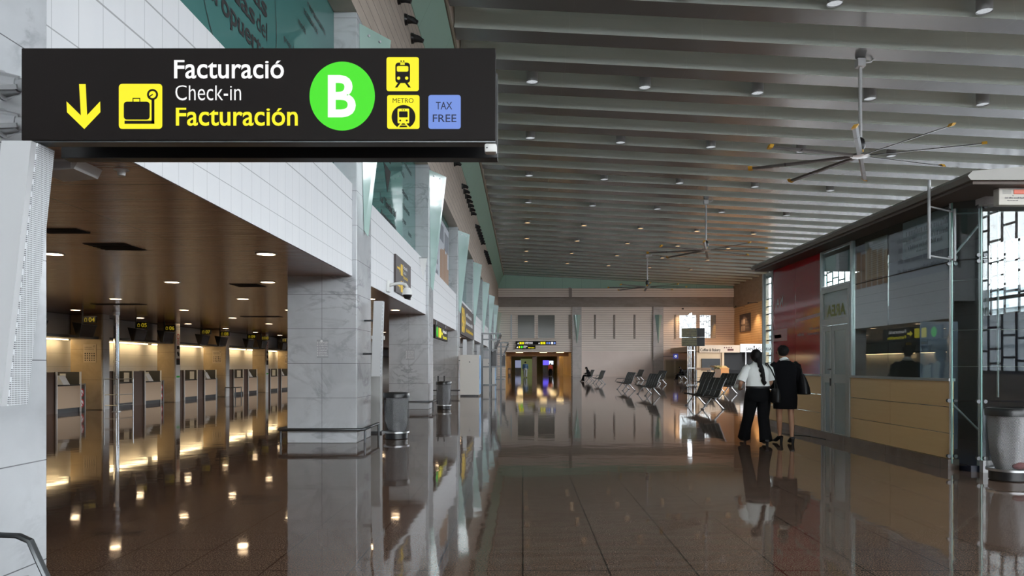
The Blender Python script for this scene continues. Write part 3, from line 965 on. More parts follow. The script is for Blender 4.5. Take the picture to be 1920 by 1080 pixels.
# dark sign that fills the fourth bay
t = thing('wall_sign', (-2.98, 42, 3.7), 'very large dark brown sign with tall yellow lettering between two far pillars', 'sign')
b = MB(); b.box(FX + .005, FX + .12, 37.0, 46.4, 2.9, 4.45); b.build('board', M['sign_brown'], t)
f = lambda u, v: Vector((FX + .123, u, v))
g = G(f); g.text('BB', 37.4, 39.3, 3.1, 1.1, .04).poly([(39.5, 3.3), (39.9, 3.7), (39.5, 4.1)])
g.words(40.2, 45.8, 3.15, .2, 3); g.build('yellow_writing', M['yellow_ink'], t)
g = G(f); g.words(40.2, 44.6, 3.95, .22, 5); g.words(40.2, 45.4, 3.55, .2, 6); g.build('white_writing', M['white_ink'], t)

# advertisement on the glass of the third bay
t = thing('advert_poster', (-3.4, 31, 6), 'large orange and white advertising poster on the glass of the third bay', 'poster')
b = MB(); b.box(-3.408, -3.395, 27.2, 35.3, 4.75, 7.5); b.build('sheet', mat('pale_poster', (0.62, 0.66, 0.72), 0.4), t)
f = lambda u, v: Vector((-3.390, u, v))
g = G(f)
r_ = random.Random(5)
for q in range(7):
    u = 31.6 + q * .52; g.rect(u, 4.8, u + .44, 5.4 + r_.uniform(.3, 1.1))
g.build('orange_print', mat('orange_print', (0.42, 0.24, 0.13), 0.5), t)
g = G(f)
for q in range(5): g.words(27.5, 30.9, 5.0 + q * .42, .2, q + 20)
gp_ = mat('grey_print', (0.22, 0.24, 0.28), 0.5)
g.build('lettering', gp_, t)
for a in ((31.5, 6.6, 33.0, 7.3), (33.4, 6.4, 35.1, 7.2)):
    g = G(f); g.rect(*a); g.build('picture', gp_, t)
# small white pennant sconce on the second cladding bay
t = thing('small_pennant', (FX, 22.9, 4.2), 'small white pointed pennant on the white cladding before the third pillar', 'pennant')
b = MB(); b.prism([(FX, 22.9, 4.62), (-2.84, 22.9, 4.60), (FX + .12, 22.9, 3.95)], (0, .02, 0)); b.build('plate', M['white'], t)
b = MB(); b.tube([(FX, 22.9, 4.6), (-2.84, 22.9, 4.6)], .012, 8); b.build('rod', M['steel'], t)

# soffit fittings near the front
t = thing('emergency_light', (-3.6, 6.2, SOF), 'white box emergency lamp under the brown ceiling edge below the big sign', 'lamp')
b = MB(); b.prism([(-3.78, 6.0, SOF), (-3.46, 6.0, SOF), (-3.50, 6.0, SOF - .075), (-3.78, 6.0, SOF - .095)], (0, .34, 0)); b.build('housing', M['white'], t)
b = MB(); b.box(-3.74, -3.52, 5.995, 6.0, SOF - .07, SOF - .02); b.build('diffuser', M['light_paint'], t)
t = thing('smoke_detector', (-3.30, 6.33, SOF), 'small round white smoke detector on the brown ceiling by the white cladding', 'smoke detector')
b = MB(); b.lathe([(0, -.005), (.055, -.005), (.06, 0)], (-3.30, 6.33, SOF), 24); b.build('base', M['white'], t, True)
b = MB(); b.lathe([(0, -.05), (.028, -.048), (.034, -.02), (.038, -.005)], (-3.30, 6.33, SOF), 24); b.build('sensor_head', M['white'], t, True)

# ================================================================== WASTE BINS
mesh_ = bpy.data.materials.new('wire_mesh'); mesh_.use_nodes = True
nt = mesh_.node_tree; pb = nt.nodes['Principled BSDF']
pb.inputs['Base Color'].default_value = (0.045, 0.046, 0.05, 1); pb.inputs['Metallic'].default_value = .0; pb.inputs['Roughness'].default_value = .55
uv = nt.nodes.new('ShaderNodeUVMap'); sp = nt.nodes.new('ShaderNodeSeparateXYZ'); nt.links.new(uv.outputs[0], sp.inputs[0])
def _m(op, a, b_):
    n_ = nt.nodes.new('ShaderNodeMath'); n_.operation = op
    for i_, x_ in enumerate((a, b_)):
        if isinstance(x_, (int, float)): n_.inputs[i_].default_value = x_
        elif x_ is not None: nt.links.new(x_, n_.inputs[i_])
    return n_.outputs[0]
p1 = _m('MULTIPLY', sp.outputs[0], 90.0); p2 = _m('MULTIPLY', sp.outputs[1], 56.0)
fa = _m('LESS_THAN', _m('ABSOLUTE', _m('SUBTRACT', _m('FRACT', _m('ADD', p1, p2), None), .5), None), .39)
fb = _m('LESS_THAN', _m('ABSOLUTE', _m('SUBTRACT', _m('FRACT', _m('SUBTRACT', p1, p2), None), .5), None), .39)
hole = _m('MULTIPLY', fa, fb)
tb = nt.nodes.new('ShaderNodeBsdfTransparent'); mx = nt.nodes.new('ShaderNodeMixShader')
nt.links.new(hole, mx.inputs[0]); nt.links.new(pb.outputs[0], mx.inputs[1]); nt.links.new(tb.outputs[0], mx.inputs[2])
nt.links.new(mx.outputs[0], nt.nodes['Material Output'].inputs[0])
bag = mat('clear_bin_bag', (0.74, 0.75, 0.78), 0.28, 0, .5); n = N(bag); n.bump(n.noise(16, 4, .6, dist=1.5), .9, .03)
BAG2 = mat('grey_bin_bag', (0.40, 0.41, 0.42), 0.3, 0, .5); n = N(BAG2); n.bump(n.noise(16, 4, .6, dist=1.5), .9, .03)

def bin_(loc, label, bagm, stick=False, red=False):
    t = thing('waste_bin', loc, label, 'bin', 'wire mesh waste bins')
    x, y = loc[0], loc[1]
    b = MB(); b.lathe([(0, 0), (.20, 0), (.215, .012), (.215, .11), (.20, .115), (0, .115)], (x, y, 0), 36); b.build('base', M['black'], t, True)
    b = MB(); b.lathe([(.238, .13), (.240, .30), (.240, .50), (.242, .80)], (x, y, 0), 48); b.build('mesh_body', mesh_, t, True)
    b = MB(); b.lathe([(.215, .118), (.245, .118), (.247, .145), (.238, .15)], (x, y, 0), 40); b.build('lower_ring', M['steel'], t, True)
    b = MB(); b.lathe([(.236, .79), (.255, .79), (.258, .86), (.245, .885), (.20, .89), (.175, .87), (.17, .82)], (x, y, 0), 40); b.build('rim', M['black'], t, True)
    wob = lambda a, z: 1 + .10 * math.sin(3 * a + 9 * z) * (.4 + z) * .8 - .05 * math.sin(7 * a + 4) - (.10 if z < .3 else 0)
    b = MB(); b.lathe([(0.02, .13), (.15, .14), (.19, .22), (.205, .36), (.205, .52), (.20, .66), (.21, .80), (.225, .86)], (x, y, 0), 44, wob); b.build('bin_bag', bagm, t, True)
    if red:
        b = MB(); b.ball((x + .04, y - .17, .19), .10, .05, .045); b.build('rubbish', mat('dull_red_rubbish', (.35, .10, .10), .5), t, True)
    if stick:
        for dx in (-.20, .0):
            b = MB(); b.tube([(x + dx, y + .2, .5), (x + dx, y + .2, 1.06)], .025, 12); b.build('ashtray_post', M['black'], t, True)
    return t
bin_((PX(743.5, 14.75), 14.75, 0), 'grey wire mesh bin with dark bag beside the second marble pillar', BAG2)
bin_((PX(832, 24.6), 24.6, 0), 'grey wire mesh bin with two short posts beside the third marble pillar', BAG2, True)
bin_((PX(1891, 9.45), 9.45, 0), 'wire mesh bin with crumpled white bag at the corner of the glass kiosk', bag, False, True)

# ================================================================== CHECK-IN DESKS
M['dark_board'] = mat('dark_grey_board', (0.06, 0.06, 0.058), .45)
tan = mat('beige_laminate', (0.60, 0.44, 0.30), 0.45)
brown = mat('dark_brown_laminate', (0.085, 0.045, 0.028), 0.4)
DX = -13.45
desks = [(17.0, '02'), (19.8, '03'), (22.2, '04'), (25.35, '05'), (27.4, '06'), (30.6, '07'), (32.55, '08'), (35.85, '09'), (37.75, '10'), (41.05, '11'), (42.9, '12'), (46.3, '13'), (48.2, '14')]
def desk(y, num, idx, gw=.70):
    t = thing('check_in_desk', (DX, y, 0), 'beige fronted check-in desk under the screen numbered %s' % num, 'check-in desk', 'check-in desks along the wall')
    L = 1.24
    b = MB(); b.box(DX - .03, DX, y + .04, y + L - .04, .13, .79, .004); b.build('front_panel', tan, t)
    b = MB(); b.box(DX - .10, DX - .04, y + .04, y + L - .04, .0, .13); b.build('kickboard', M['dark_steel'], t)
    b = MB(); b.box(DX - .75, DX - .005, y + .04, y + L - .04, .79, .825); b.build('counter_top', M['matte_black'], t)
    for s in (0, L - .04):
        b = MB(); b.box(DX - .8, DX - .03, y + s + .004, y + s + .036, 0, 1.20); b.build('side_panel', M['dark_board'], t)
        b = MB(); b.box(DX - .03, DX + .01, y + s, y + s + .04, 0, 1.21); b.build('edge_strip', M['white'], t)
    b = MB(); b.box(DX - .80, DX - .76, y + .04, y + L - .04, 0, 1.19); b.build('rear_screen', mat('grey_screen_%s' % num, (0.03, 0.03, 0.03), .4), t)
    b = MB(); b.box(DX - .80, DX - .06, y - gw, y - .002, 0, 1.19); b.build('baggage_gate', brown, t)
    b = MB(); b.box(DX - .62, DX - .58, y + .5, y + .9, .90, 1.17, .008); b.box(DX - .61, DX - .59, y + .66, y + .74, .825, .95); b.build('computer_screen', M['black'], t)
    if idx % 2 == 0:
        b = MB(); b.prism([(DX - .06, y + .45, .826), (DX - .32, y + .45, .826), (DX - .32, y + .45, 1.08), (DX - .22, y + .45, 1.10)], (0, .32, 0)); b.build('printer', M['paper'], t)
    b = MB(); b.box(DX - (.30 if idx % 2 else .62), DX - (.12 if idx % 2 else .44), y + L - .05, y + L - .044, .83, 1.15); b.build('notice_sheet', M['paper'], t)
    return t
for i, (y, num) in enumerate(desks):
    desk(y, num, i, .70 if i == 0 or y - desks[i - 1][0] > 2.6 and i != 1 else (.42 if i == 1 else y - desks[i - 1][0] - 1.25))
    # overhead screen with its number plate
    yc, X = y + .62, -13.0
    t = thing('overhead_screen', (X, yc, SOF), 'black screen hanging from the brown ceiling with yellow number plate %s' % num, 'screen', 'screens over the check-in desks')
    b = MB()
    lo = [(X - .02, yc - .36, 2.22), (X + .06, yc - .36, 2.22), (X + .06, yc + .36, 2.22), (X - .02, yc + .36, 2.22)]
    hi = [(X - .12, yc - .42, 2.66), (X + .16, yc - .42, 2.62), (X + .16, yc + .42, 2.62), (X - .12, yc + .42, 2.66)]
    vl = [b.bm.verts.new(p) for p in lo]; vh = [b.bm.verts.new(p) for p in hi]
    b.bm.faces.new(vl[::-1]); b.bm.faces.new(vh)
    for q in range(4): b.bm.faces.new((vl[q], vl[(q + 1) % 4], vh[(q + 1) % 4], vh[q]))
    b.build('housing', M['black'], t)
    b = MB(); b.prism([(X + .067, yc - .33, 2.25), (X + .067, yc + .33, 2.25), (X + .157, yc + .38, 2.59), (X + .157, yc - .38, 2.59)], (.004, 0, -.001)); b.build('screen', mat('dark_screen_%s' % num, (.035, .035, .038), .25), t)
    b = MB(); b.tube([(X - .05, yc, 2.6), (X - .05, yc, SOF - .002)], .025, 10); b.build('ceiling_pole', M['black'], t)
    b = MB(); b.box(X - .02, X + .36, yc - .03, yc + .03, 2.66, 2.86); pl = b.build('number_plate', M['black'], t)
    g = G(lambda u, v, yc=yc: Vector((u, yc - .034, v)))
    g.text(num, X + .15, X + .33, 2.69, .13, .01)
    for (a, c_) in ((.02, .03), (.09, .10)): g.rect(X + a, 2.70, X + c_, 2.79)
    g.rect(X + .02, 2.70, X + .10, 2.71).rect(X + .02, 2.78, X + .10, 2.79).rect(X + .045, 2.80, X + .075, 2.815)
    g.build('number', M['dim_yellow'], pl)

# wall columns between the pairs of desks
for i, (y, wide) in enumerate(((18.9, 0), (24.15, 1), (29.25, 0), (34.2, 1), (39.55, 0), (44.6, 1))):
    x0 = -14.2 if wide else -13.9
    b = MB(); b.box(x0, -13.2 if wide else -13.22, y, y + .46, 0, SOF - .002, .03)
    o = struct(b.build('column', M['marble_tan']))
    b = MB(); b.box(-13.205 if wide else -13.225, (-13.2 if wide else -13.22) + .012, y + .05, y + .41, .0, SOF - .004)
    b.build('facing', M['marble_white'], o)
    if wide:
        t = thing('wall_poster', (-13.5, y, 1.6), 'beige poster of small black symbols on the %s broad tan column by the desks' % ORD[i // 2], 'poster', 'symbol posters on the tan columns')
        b = MB(); b.box(-13.78, -13.38, y - .012, y - .001, 1.49, 2.06); b.build('sheet', mat('beige_poster_%d' % i, (.62, .50, .36), .6), t)
        g = G(lambda u, v, y=y: Vector((u, y - .015, v)))
        rr = random.Random(i)
        for a in range(5):
            for c_ in range(4):
                g.disc(-13.72 + a * .07, 1.56 + c_ * .07, rr.uniform(.016, .026), rr.uniform(.016, .028), 7)
        g.words(-13.74, -13.44, 1.90, .02, i); g.words(-13.74, -13.5, 1.96, .02, i + 1); g.ring(-13.44, 2.0, .018, .027, 16)
        g.build('symbols', M['ink'], t)
    else:
        t = thing('sign_strip', (-13.2, y + .2, 1.5), 'white strip of red and black symbols on the %s slim column by the desks' % ORD[i // 2], 'sign', 'symbol strips on the slim columns')
        b = MB(); b.box(-13.207, -13.20, y + .06, y + .40, .9, 2.75); b.build('sheet', M['paper'], t)
        f = lambda u, v: Vector((-13.197, u, v))
        g = G(f); g.ring(y + .23, 2.50, .075, .11, 20).ring(y + .23, 2.28, .055, .08, 20).rect(y + .1, 1.62, y + .36, 1.63); g.build('red_rings', M['red'], t)
        g = G(f); g.rect(y + .12, 2.02, y + .34, 2.14).poly([(y + .12, 1.88), (y + .22, 1.95), (y + .35, 1.84), (y + .33, 1.74), (y + .2, 1.77)]).rect(y + .08, 1.42, y + .38, 1.66); g.build('black_symbols', M['ink'], t)
        g = G(f); g.rect(y + .09, .93, y + .37, 1.0); g.build('green_bar', M['green_ink'], t)
# baggage gates with red prohibition rings
for i, y in enumerate((23.5, 28.7, 33.81, 39.02, 44.16)):
    t = thing('oversize_gate', (-13.6, y, 0), 'low dark gate with red prohibition rings after the %s pair of desks' % ORD[i], 'gate', 'low gates between the desks')
    b = MB(); b.box(-13.62, -13.56, y, y + .30, .06, .80); b.build('panel', brown, t)
    b = MB(); b.box(-13.64, -13.54, y + .30, y + .35, 0, .84); b.build('post', M['grey_paint'], t)
    f = lambda u, v: Vector((-13.556, u, v))
    g = G(f); g.disc(y + .15, .56, .13, n=24).disc(y + .15, .24, .13, n=24); g.build('white_discs', M['white_ink'], t)
    f = lambda u, v: Vector((-13.552, u, v))
    g = G(f)
    for z in (.56, .24): g.ring(y + .15, z, .09, .13, 24); g.line(y + .07, z + .08, y + .23, z - .08, .035)
    g.build('red_rings', M['red'], t)

# chrome pole and its barrier
t = thing('chrome_pole', (-12.3, 23.3, 0), 'tall mirror-bright chrome pole from floor to brown ceiling before the desks', 'pole')
b = MB(); b.tube([(-12.3, 23.3, 0), (-12.3, 23.3, SOF)], .082, 28); b.build('shaft', M['chrome'], t, True)
b = MB(); b.tube([(-12.3, 23.3, 0), (-12.3, 23.3, .02)], .13, 28); b.tube([(-12.3, 23.3, SOF - .1), (-12.3, 23.3, SOF)], .10, 28); b.tube([(-12.3, 23.3, 1.50), (-12.3, 23.3, 1.53)], .086, 28); b.build('collar', M['steel'], t, True)
t = thing('pipe_barrier', (-12.3, 23.2, 0), 'waist-high steel pipe barrier around the chrome pole', 'barrier')
ps = [(-12.53, 23.05), (-12.12, 23.05), (-12.02, 23.75)]
for p in ps:
    b = MB(); b.tube([(p[0], p[1], 0), (p[0], p[1], 1.0)], .018, 10); b.build('post', M['steel'], t, True)
for z in (.99, .52, .20):
    b = MB(); b.tube([(ps[0][0], ps[0][1], z), (ps[1][0], ps[1][1], z), (ps[2][0], ps[2][1], z)], .013, 8); b.build('rail', M['steel'], t, True)
t = thing('pipe_barrier', (-12.7, 35.3, 0), 'low steel pipe barrier beside the farther broad tan column', 'barrier')
for p in ((-13.1, 33.9), (-12.65, 33.9), (-12.65, 34.6)):
    b = MB(); b.tube([(p[0], p[1], 0), (p[0], p[1], .42)], .02, 10); b.build('post', M['dark_steel'], t, True)
b = MB(); b.tube([(-13.1, 33.9, .42), (-12.65, 33.9, .42), (-12.65, 34.6, .42)], .02, 10); b.build('rail', M['dark_steel'], t, True)

# ================================================================== WHITE CABINETS AND MONITOR STANDS
blue = mat('blue_print', (0.12, 0.33, 0.60), .35); n = N(blue)
n.color(n.ramp(n.noise(2.2, 3, .6), [(.35, (.06, .22, .50)), (.55, (.25, .50, .75)), (.72, (.62, .66, .60))]))
for i, (y, h, s) in enumerate(((34.8, 1.87, 'tall white cabinet with blue printed side, nearer one by the wall of pillars'), (54.2, 1.85, 'tall white cabinet with blue printed side, farther one behind the monitor stand'))):
    t = thing('vending_cabinet', (-2.4, y, 0), s, 'cabinet', 'white cabinets with blue sides')
    b = MB(); b.box(-2.83, -1.96, y, y + 1.1, .06, h, .01); b.build('body', mat('cream_cabinet_%d' % i, (.66, .64, .60), .4), t)
    b = MB(); b.box(-2.80, -1.99, y + .03, y + 1.07, 0, .06); b.build('plinth', M['black'], t)
    b = MB(); b.box(-1.96, -1.945, y + .02, y + 1.08, .08, h - .02); b.build('printed_side', blue, t)
    b = MB(); b.tube([(-2.40, y + .002, h - .32), (-2.40, y - .02, h - .32)], .03, 14); b.build('lock', M['dark_steel'], t)
for i, (x0, x1, y, s) in enumerate(((-2.15, -1.12, 40.0, 'dark steel frame stand with hanging screens, nearer one'), (-2.05, -1.02, 56.0, 'dark steel frame stand with hanging screens, farther one'))):
    t = thing('monitor_stand', (x0, y, 0), s, 'monitor stand', 'steel monitor stands along the pillars')
    xm = x0 + .45
    for (px_, py_) in ((xm, y), (x0, y + .9), (xm, y + 1.5)):
        b = MB(); b.box(px_ - .045, px_ + .045, py_ - .045, py_ + .045, 0, 3.07); b.build('post', M['dark_steel'], t)
    for z in (3.04, 2.74, 2.20, 1.32, .37):
        x1_ = x1 if z > 2.5 else xm + .35
        b = MB(); b.box(x0, x1_, y - .035, y + .035, z - .035, z + .035); b.box(xm - .035, xm + .035, y, y + 1.5, z - .03, z + .03); b.build('rung', M['dark_steel'], t)
    b = MB(); b.prism([(x1, y + .05, 3.0), (x1 - .10, y + .05, 3.0), (x1 - .42, y + .05, 2.1), (x1 - .32, y + .05, 2.1)], (0, 1.3, 0)); b.build('tilted_screen', M['black'], t)
    b = MB(); b.box(xm + .10, xm + .32, y + .1, y + .9, 1.3, 2.1, .01); b.build('hanging_screen', M['black'], t)

# ================================================================== GLASS KIOSK
KX, K0, K1 = 5.8, 10.4, 18.6
alu = mat('grey_aluminium', (0.40, 0.42, 0.42), 0.35, .5)
wood = mat('light_oak_panel', (0.55, 0.33, 0.13), 0.42); n = N(wood)
n.color(n.mix(n.noise(3.0, 4, .6, stretch=(1, .4, 9)), (0.80, 0.53, 0.25), (0.86, 0.60, 0.31)))
redv = mat('red_vinyl', (0.42, 0.012, 0.02), 0.08, 0, .6)
navy = mat('dark_navy_wall', (0.012, 0.022, 0.055), 0.4)
K = thing('glass_kiosk', (KX, K0, 0), 'glass kiosk with oak panels, red vinyl window and grey overhanging roof', 'kiosk')
plin = stone('brown_plinth_stone', (0.14, 0.10, 0.08), (0.2, 0.15, 0.12), 3, [(1, 1.6, 12.2, .01)], (.05, .04, .03), .25)
b = MB(); b.box(KX - .05, KX + .1, K0, K1, 0, .135); b.build('plinth', plin, K)
b = MB(); b.box(KX + .12, 8.2, 10.16, K1 - .02, 0, .08); b.build('raised_floor', navy, K)
for (y0, y1, nm) in ((K0 + .02, 13.62, 'a'), (14.95, K1 - .02, 'b')):
    for (z0, z1) in ((.137, .474), (.484, .832), (.842, 1.19)):
        ys = [y0] + [y for y in (12.15, 16.75) if y0 < y < y1] + [y1]
        for p, q in zip(ys[:-1], ys[1:]):
            b = MB(); b.box(KX, KX + .04, p + .002, q - .002, z0, z1, .002); b.build('oak_panel', wood, K)
    b = MB(); b.box(KX - .03, KX + .06, y0, y1, 1.19, 1.228); b.build('sill', alu, K)
def pane(y0, y1, z0, z1, m, nm='glass_pane'):
    b = MB(); b.box(KX + .014, KX + .026, y0, y1, z0, z1)
    return b.build(nm, M[m] if isinstance(m, str) else m, K)
for (y0, y1) in ((K0 + .02, 12.24), (12.26, 13.56)):
    pane(y0, y1, 1.23, 2.81, 'kiosk_pane'); pane(y0, y1, 2.825, 3.6, 'kiosk_pane')
pane(14.99, 16.40, 1.23, 3.6, redv, 'red_pane'); rp = pane(16.42, 17.85, 1.23, 3.6, redv, 'red_pane'); pane(17.9, K1 - .04, 1.23, 3.6, 'kiosk_pane')
kf = lambda u, v: Vector((KX + .010, u, v))
g = G(kf); g.poly([(14.99, 2.44), (16.40, 2.38), (16.40, 2.31), (14.99, 2.37)]); g.build('pale_band', mat('pink_print', (.42, .16, .17), .3), rp)
g = G(kf); g.text('NA', 17.2, 17.62, 2.72, .22); g.build('reflected_letters', M['white_ink'], rp)  # mirrored letters painted on the pane in place of a reflection
g = G(kf); g.rect(16.9, 1.95, 17.85, 2.22); g.build('pale_block', mat('pink_print_block', (.42, .16, .17), .3), rp)
g = G(kf)
g.words(15.1, 15.6, 2.12, .05, 1).words(15.1, 15.7, 2.02, .05, 2).words(15.9, 16.3, 2.02, .06, 3); g.build('reflected_words', mat('reflected_words_pink', (.42, .16, .17), .3), rp)  # reflected sign text painted onto the red pane as small strokes
g = G(kf); g.rect(17.30, 2.02, 17.75, 2.10); g.build('red_print', M['red'], rp)
# frames of the windows
for y in (13.59, 14.96, 17.875, K1 - .02):
    b = MB(); b.box(KX - .01, KX + .06, y - .03, y + .03, 1.22, 3.60); b.build('mullion', alu, K)
for z in (3.56, 2.87):
    b = MB(); b.box(KX, KX + .05, 13.62, 14.93, z, z + .04); b.build('transom_bar', alu, K)
pane(13.62, 14.93, 2.93, 3.56, 'kiosk_pane')
# door
b = MB(); b.box(KX - .012, KX + .05, 13.64, 13.72, .02, 2.86); b.box(KX - .012, KX + .05, 14.86, 14.94, .02, 2.86); b.box(KX - .012, KX + .05, 13.72, 14.86, 2.78, 2.86)
b.box(KX - .012, KX + .05, 13.72, 14.86, 2.16, 2.28)
df = b.build('door_frame', mat('pale_grey_frame', (.50, .52, .51), .4), K)
dm = mat('pale_grey_door', (.46, .49, .48), .4)
b = MB()
for (p, q) in ((13.73, 14.42), (14.44, 14.85)):
    w_ = .09
    b.box(KX - .005, KX + .04, p, p + w_, .03, 2.15); b.box(KX - .005, KX + .04, q - w_, q, .03, 2.15)
    for (z0, z1) in ((.03, .15), (1.08, 1.24), (2.05, 2.15)): b.box(KX - .005, KX + .04, p + w_, q - w_, z0, z1)
dl = b.build('door', dm, K)
fg = mat('frosted_door_glass', (.26, .33, .32), .12, 0, .6)
for (p, q) in ((13.82, 14.33), (14.53, 14.76)):
    for (z0, z1) in ((.15, 1.08), (1.24, 2.05)):
        b = MB(); b.box(KX + .010, KX + .022, p, q, z0, z1); b.build('door_glass', fg, dl)
b = MB(); b.tube([(KX - .005, 14.48, 1.33), (KX - .06, 14.48, 1.33), (KX - .06, 14.36, 1.33)], .012, 8); b.box(KX - .02, KX - .005, 14.46, 14.50, 1.02, 1.16); b.build('door_handle', M['black'], dl)
b = MB(); b.box(KX + .010, KX + .022, 13.72, 14.86, 2.28, 2.78); tg = b.build('door_transom', mat('frosted_transom', (.18, .22, .20), .12, 0, .6), K)
g = G(lambda u, v: Vector((KX + .006, u, v))); g.text('AREA', 13.84, 14.70, 2.33, .20, .03); g.build('lettering', mat('reflected_letter_yellow', (.30, .32, .10), .6), tg)  # mirrored letters painted on as a reflection in the transom glass
# transom notices
b = MB(); b.box(KX + .028, KX + .034, 12.32, 13.1, 2.86, 3.5); nb = b.build('notice', mat('beige_notice', (.36, .32, .26), .6), K)
g = G(lambda u, v: Vector((KX + .027, u, v)))
for q in range(15): g.words(12.38, 12.95, 2.92 + q * .035, .014, q)
g.build('writing', M['grey_ink'], nb)
b = MB(); b.box(KX + .028, KX + .034, 10.48, 11.8, 3.02, 3.58); nb = b.build('notice', mat('grey_notice', (.34, .36, .38), .6), K)
g = G(lambda u, v: Vector((KX + .027, u, v)))
g.words(10.55, 11.72, 3.36, .09, 4).words(10.55, 11.7, 3.24, .07, 7).words(10.7, 11.65, 3.15, .06, 8).words(11.1, 11.4, 3.08, .04, 9)
g.build('writing', M['ink'], nb)
# chamfered corner and front
C0, C1, C2 = Vector((KX, K0, 0)), Vector((6.05, 10.15, 0)), Vector((8.2, 10.15, 0))
def wallpane(a, b_, z0, z1, m='kiosk_pane'):
    d = (b_ - a).normalized(); nr = Vector((-d.y, d.x, 0)) * .006
    bb = MB(); bb.prism([a - nr + Vector((0, 0, z0)), b_ - nr + Vector((0, 0, z0)), b_ + nr + Vector((0, 0, z0)), a + nr + Vector((0, 0, z0))], (0, 0, z1 - z0))
    return bb.build('glass_pane', M[m], K)
e = (C1 - C0).normalized() * .02
for (z0, z1) in ((.06, .925), (.94, 2.81), (2.825, 3.6)):
    wallpane(C0 + e, C1 - e, z0, z1)
    wallpane(C1 + Vector((.02, 0, 0)), Vector((7.1, 10.15, 0)), z0, z1); wallpane(Vector((7.12, 10.15, 0)), C2, z0, z1)
for c in (C0, C1, Vector((7.11, 10.15, 0)), C2):
    b = MB(); b.tube([c + Vector((0, .035, .1)), c + Vector((0, .035, 3.6))], .017, 12); b.build('post', M['steel'], K, True)
    b = MB(); b.box(c.x - .008, c.x + .008, c.y - .008, c.y + .008, .08, 3.6); b.build('glass_edge', M['edge'], K)
    for z in (.18, .93, 2.78, 2.86, 3.5):
        b = MB()
        for dx in (-.045, .045): b.tube([c + Vector((dx, -.02, z)), c + Vector((dx, .02, z))], .026, 12)
        b.box(c.x - .045, c.x + .045, c.y + .005, c.y + .018, z - .012, z + .012)
        b.build('glass_clamp', M['dark_steel'], K, True)
for x in (6.03, 7.04):
    b = MB(); b.box(x, x + .14, 10.08, 10.22, 0, .155); b.build('foot_block', M['light_paint'], K)
for z in (1.39, 1.88, 2.55):
    b = MB(); b.tube([(KX + .02, K0 + .04, z), (6.07, 10.19, z), (8.2, 10.19, z)], .006, 6); b.build('tension_cable', M['steel'], K, True)
for (p, q, r) in (((6.36, 10.3, .98), (6.36, 10.3, 3.48), .014), ((KX + .02, K0 + .05, .90), (6.07, 10.2, .52), .012), ((KX + .02, K0 + .05, 2.86), (6.25, 10.3, 3.46), .016), ((6.36, 10.3, 3.46), (6.75, 10.6, 3.1), .014), ((KX, K0 + .03, 3.46), (7.1, 10.2, 3.46), .012)):
    b = MB(); b.tube([p, q], r, 10); b.build('tie_rod', M['grey_paint'], K, True)
# bracket that stands out under the roof edge
b = MB(); b.tube([(5.28, 10.0, 2.79), (5.28, 10.0, 3.81)], .020, 12)
for z in (2.83, 3.47): b.tube([(5.28, 10.0, z), (5.80, 10.36, z)], .012, 8)
b.tube([(5.78, 10.3, 2.80), (5.78, 10.3, 3.50)], .018, 10)
b.build('outer_bracket', M['grey_paint'], K, True)
# inside walls and ceiling
b = MB(); b.box(7.9, 8.0, 13.2, K1, 0, 3.6); b.build('rear_wall', mat('dark_rear_wall', (.045, .05, .05), .5), K)
b = MB(); b.box(7.9, 8.0, 10.2, 13.2, 0, 2.25); b.build('rear_partition', navy, K)
b = MB(); b.box(7.93, 7.95, 10.2, 13.2, 2.25, 3.55); b.build('rear_glass', M['pane'], K)
b = MB(); b.box(6.3, 6.9, 12.2, 12.26, 0.08, 2.1); b.build('inner_partition', navy, K)
b = MB(); b.box(6.05, 6.6, 12.4, 17.5, .70, .74); b.box(6.5, 6.56, 12.5, 17.4, .08, .70); b.build('inner_counter', mat('grey_counter', (.20, .21, .20), .4), K)
b = MB(); b.box(7.2, 7.55, 11.0, 11.04, .45, 1.15); b.build('yellow_card', mat('yellow_card', (.45, .40, .03), .5), K)
b = MB(); b.box(KX + .2, 8.0, K1 - .03, K1 - .02, .1, 3.6); b.build('end_glass', M['kiosk_pane'], K)
# roof
b = MB()
b.prism([(5.4, 9.27, 3.64), (5.36, 9.27, 3.69), (5.42, 9.27, 3.75), (5.9, 9.27, 3.79), (6.6, 9.27, 3.87), (7.4, 9.27, 3.87), (8.2, 9.27, 3.79), (8.6, 9.27, 3.75), (8.6, 9.27, 3.64)], (0, 8.85, 0))
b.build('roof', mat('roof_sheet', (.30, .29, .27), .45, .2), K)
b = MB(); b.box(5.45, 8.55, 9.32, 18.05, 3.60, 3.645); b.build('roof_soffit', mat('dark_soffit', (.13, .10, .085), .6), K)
b = MB(); b.box(6.0, 6.22, 9.98, 10.2, 3.50, 3.60); b.build('corner_bracket', M['light_paint'], K)

# alarm box under the roof
t = thing('fire_alarm_box', (6.05, 9.5, 3.5), 'cream alarm box with red lamp under the kiosk roof corner', 'alarm box')
b = MB(); b.box(5.88, 6.28, 9.5, 9.62, 3.385, 3.598, .008); b.build('housing', mat('cream_plastic', (.66, .63, .56), .45), t)
b = MB(); b.box(6.06, 6.22, 9.49, 9.502, 3.52, 3.575, .003); b.build('red_lamp', mat('red_lens', (.75, .12, .05), .3), t)
g = G(lambda u, v: Vector((u, 9.497, v)))
g.words(5.95, 6.2, 3.465, .018, 3); g.words(5.98, 6.12, 3.435, .014, 4); g.disc(6.05, 3.50, .006, n=10)
for q in range(5): g.rect(5.92, 3.525 + q * .01, 6.03, 3.528 + q * .01)
g.build('writing', M['grey_ink'], t)

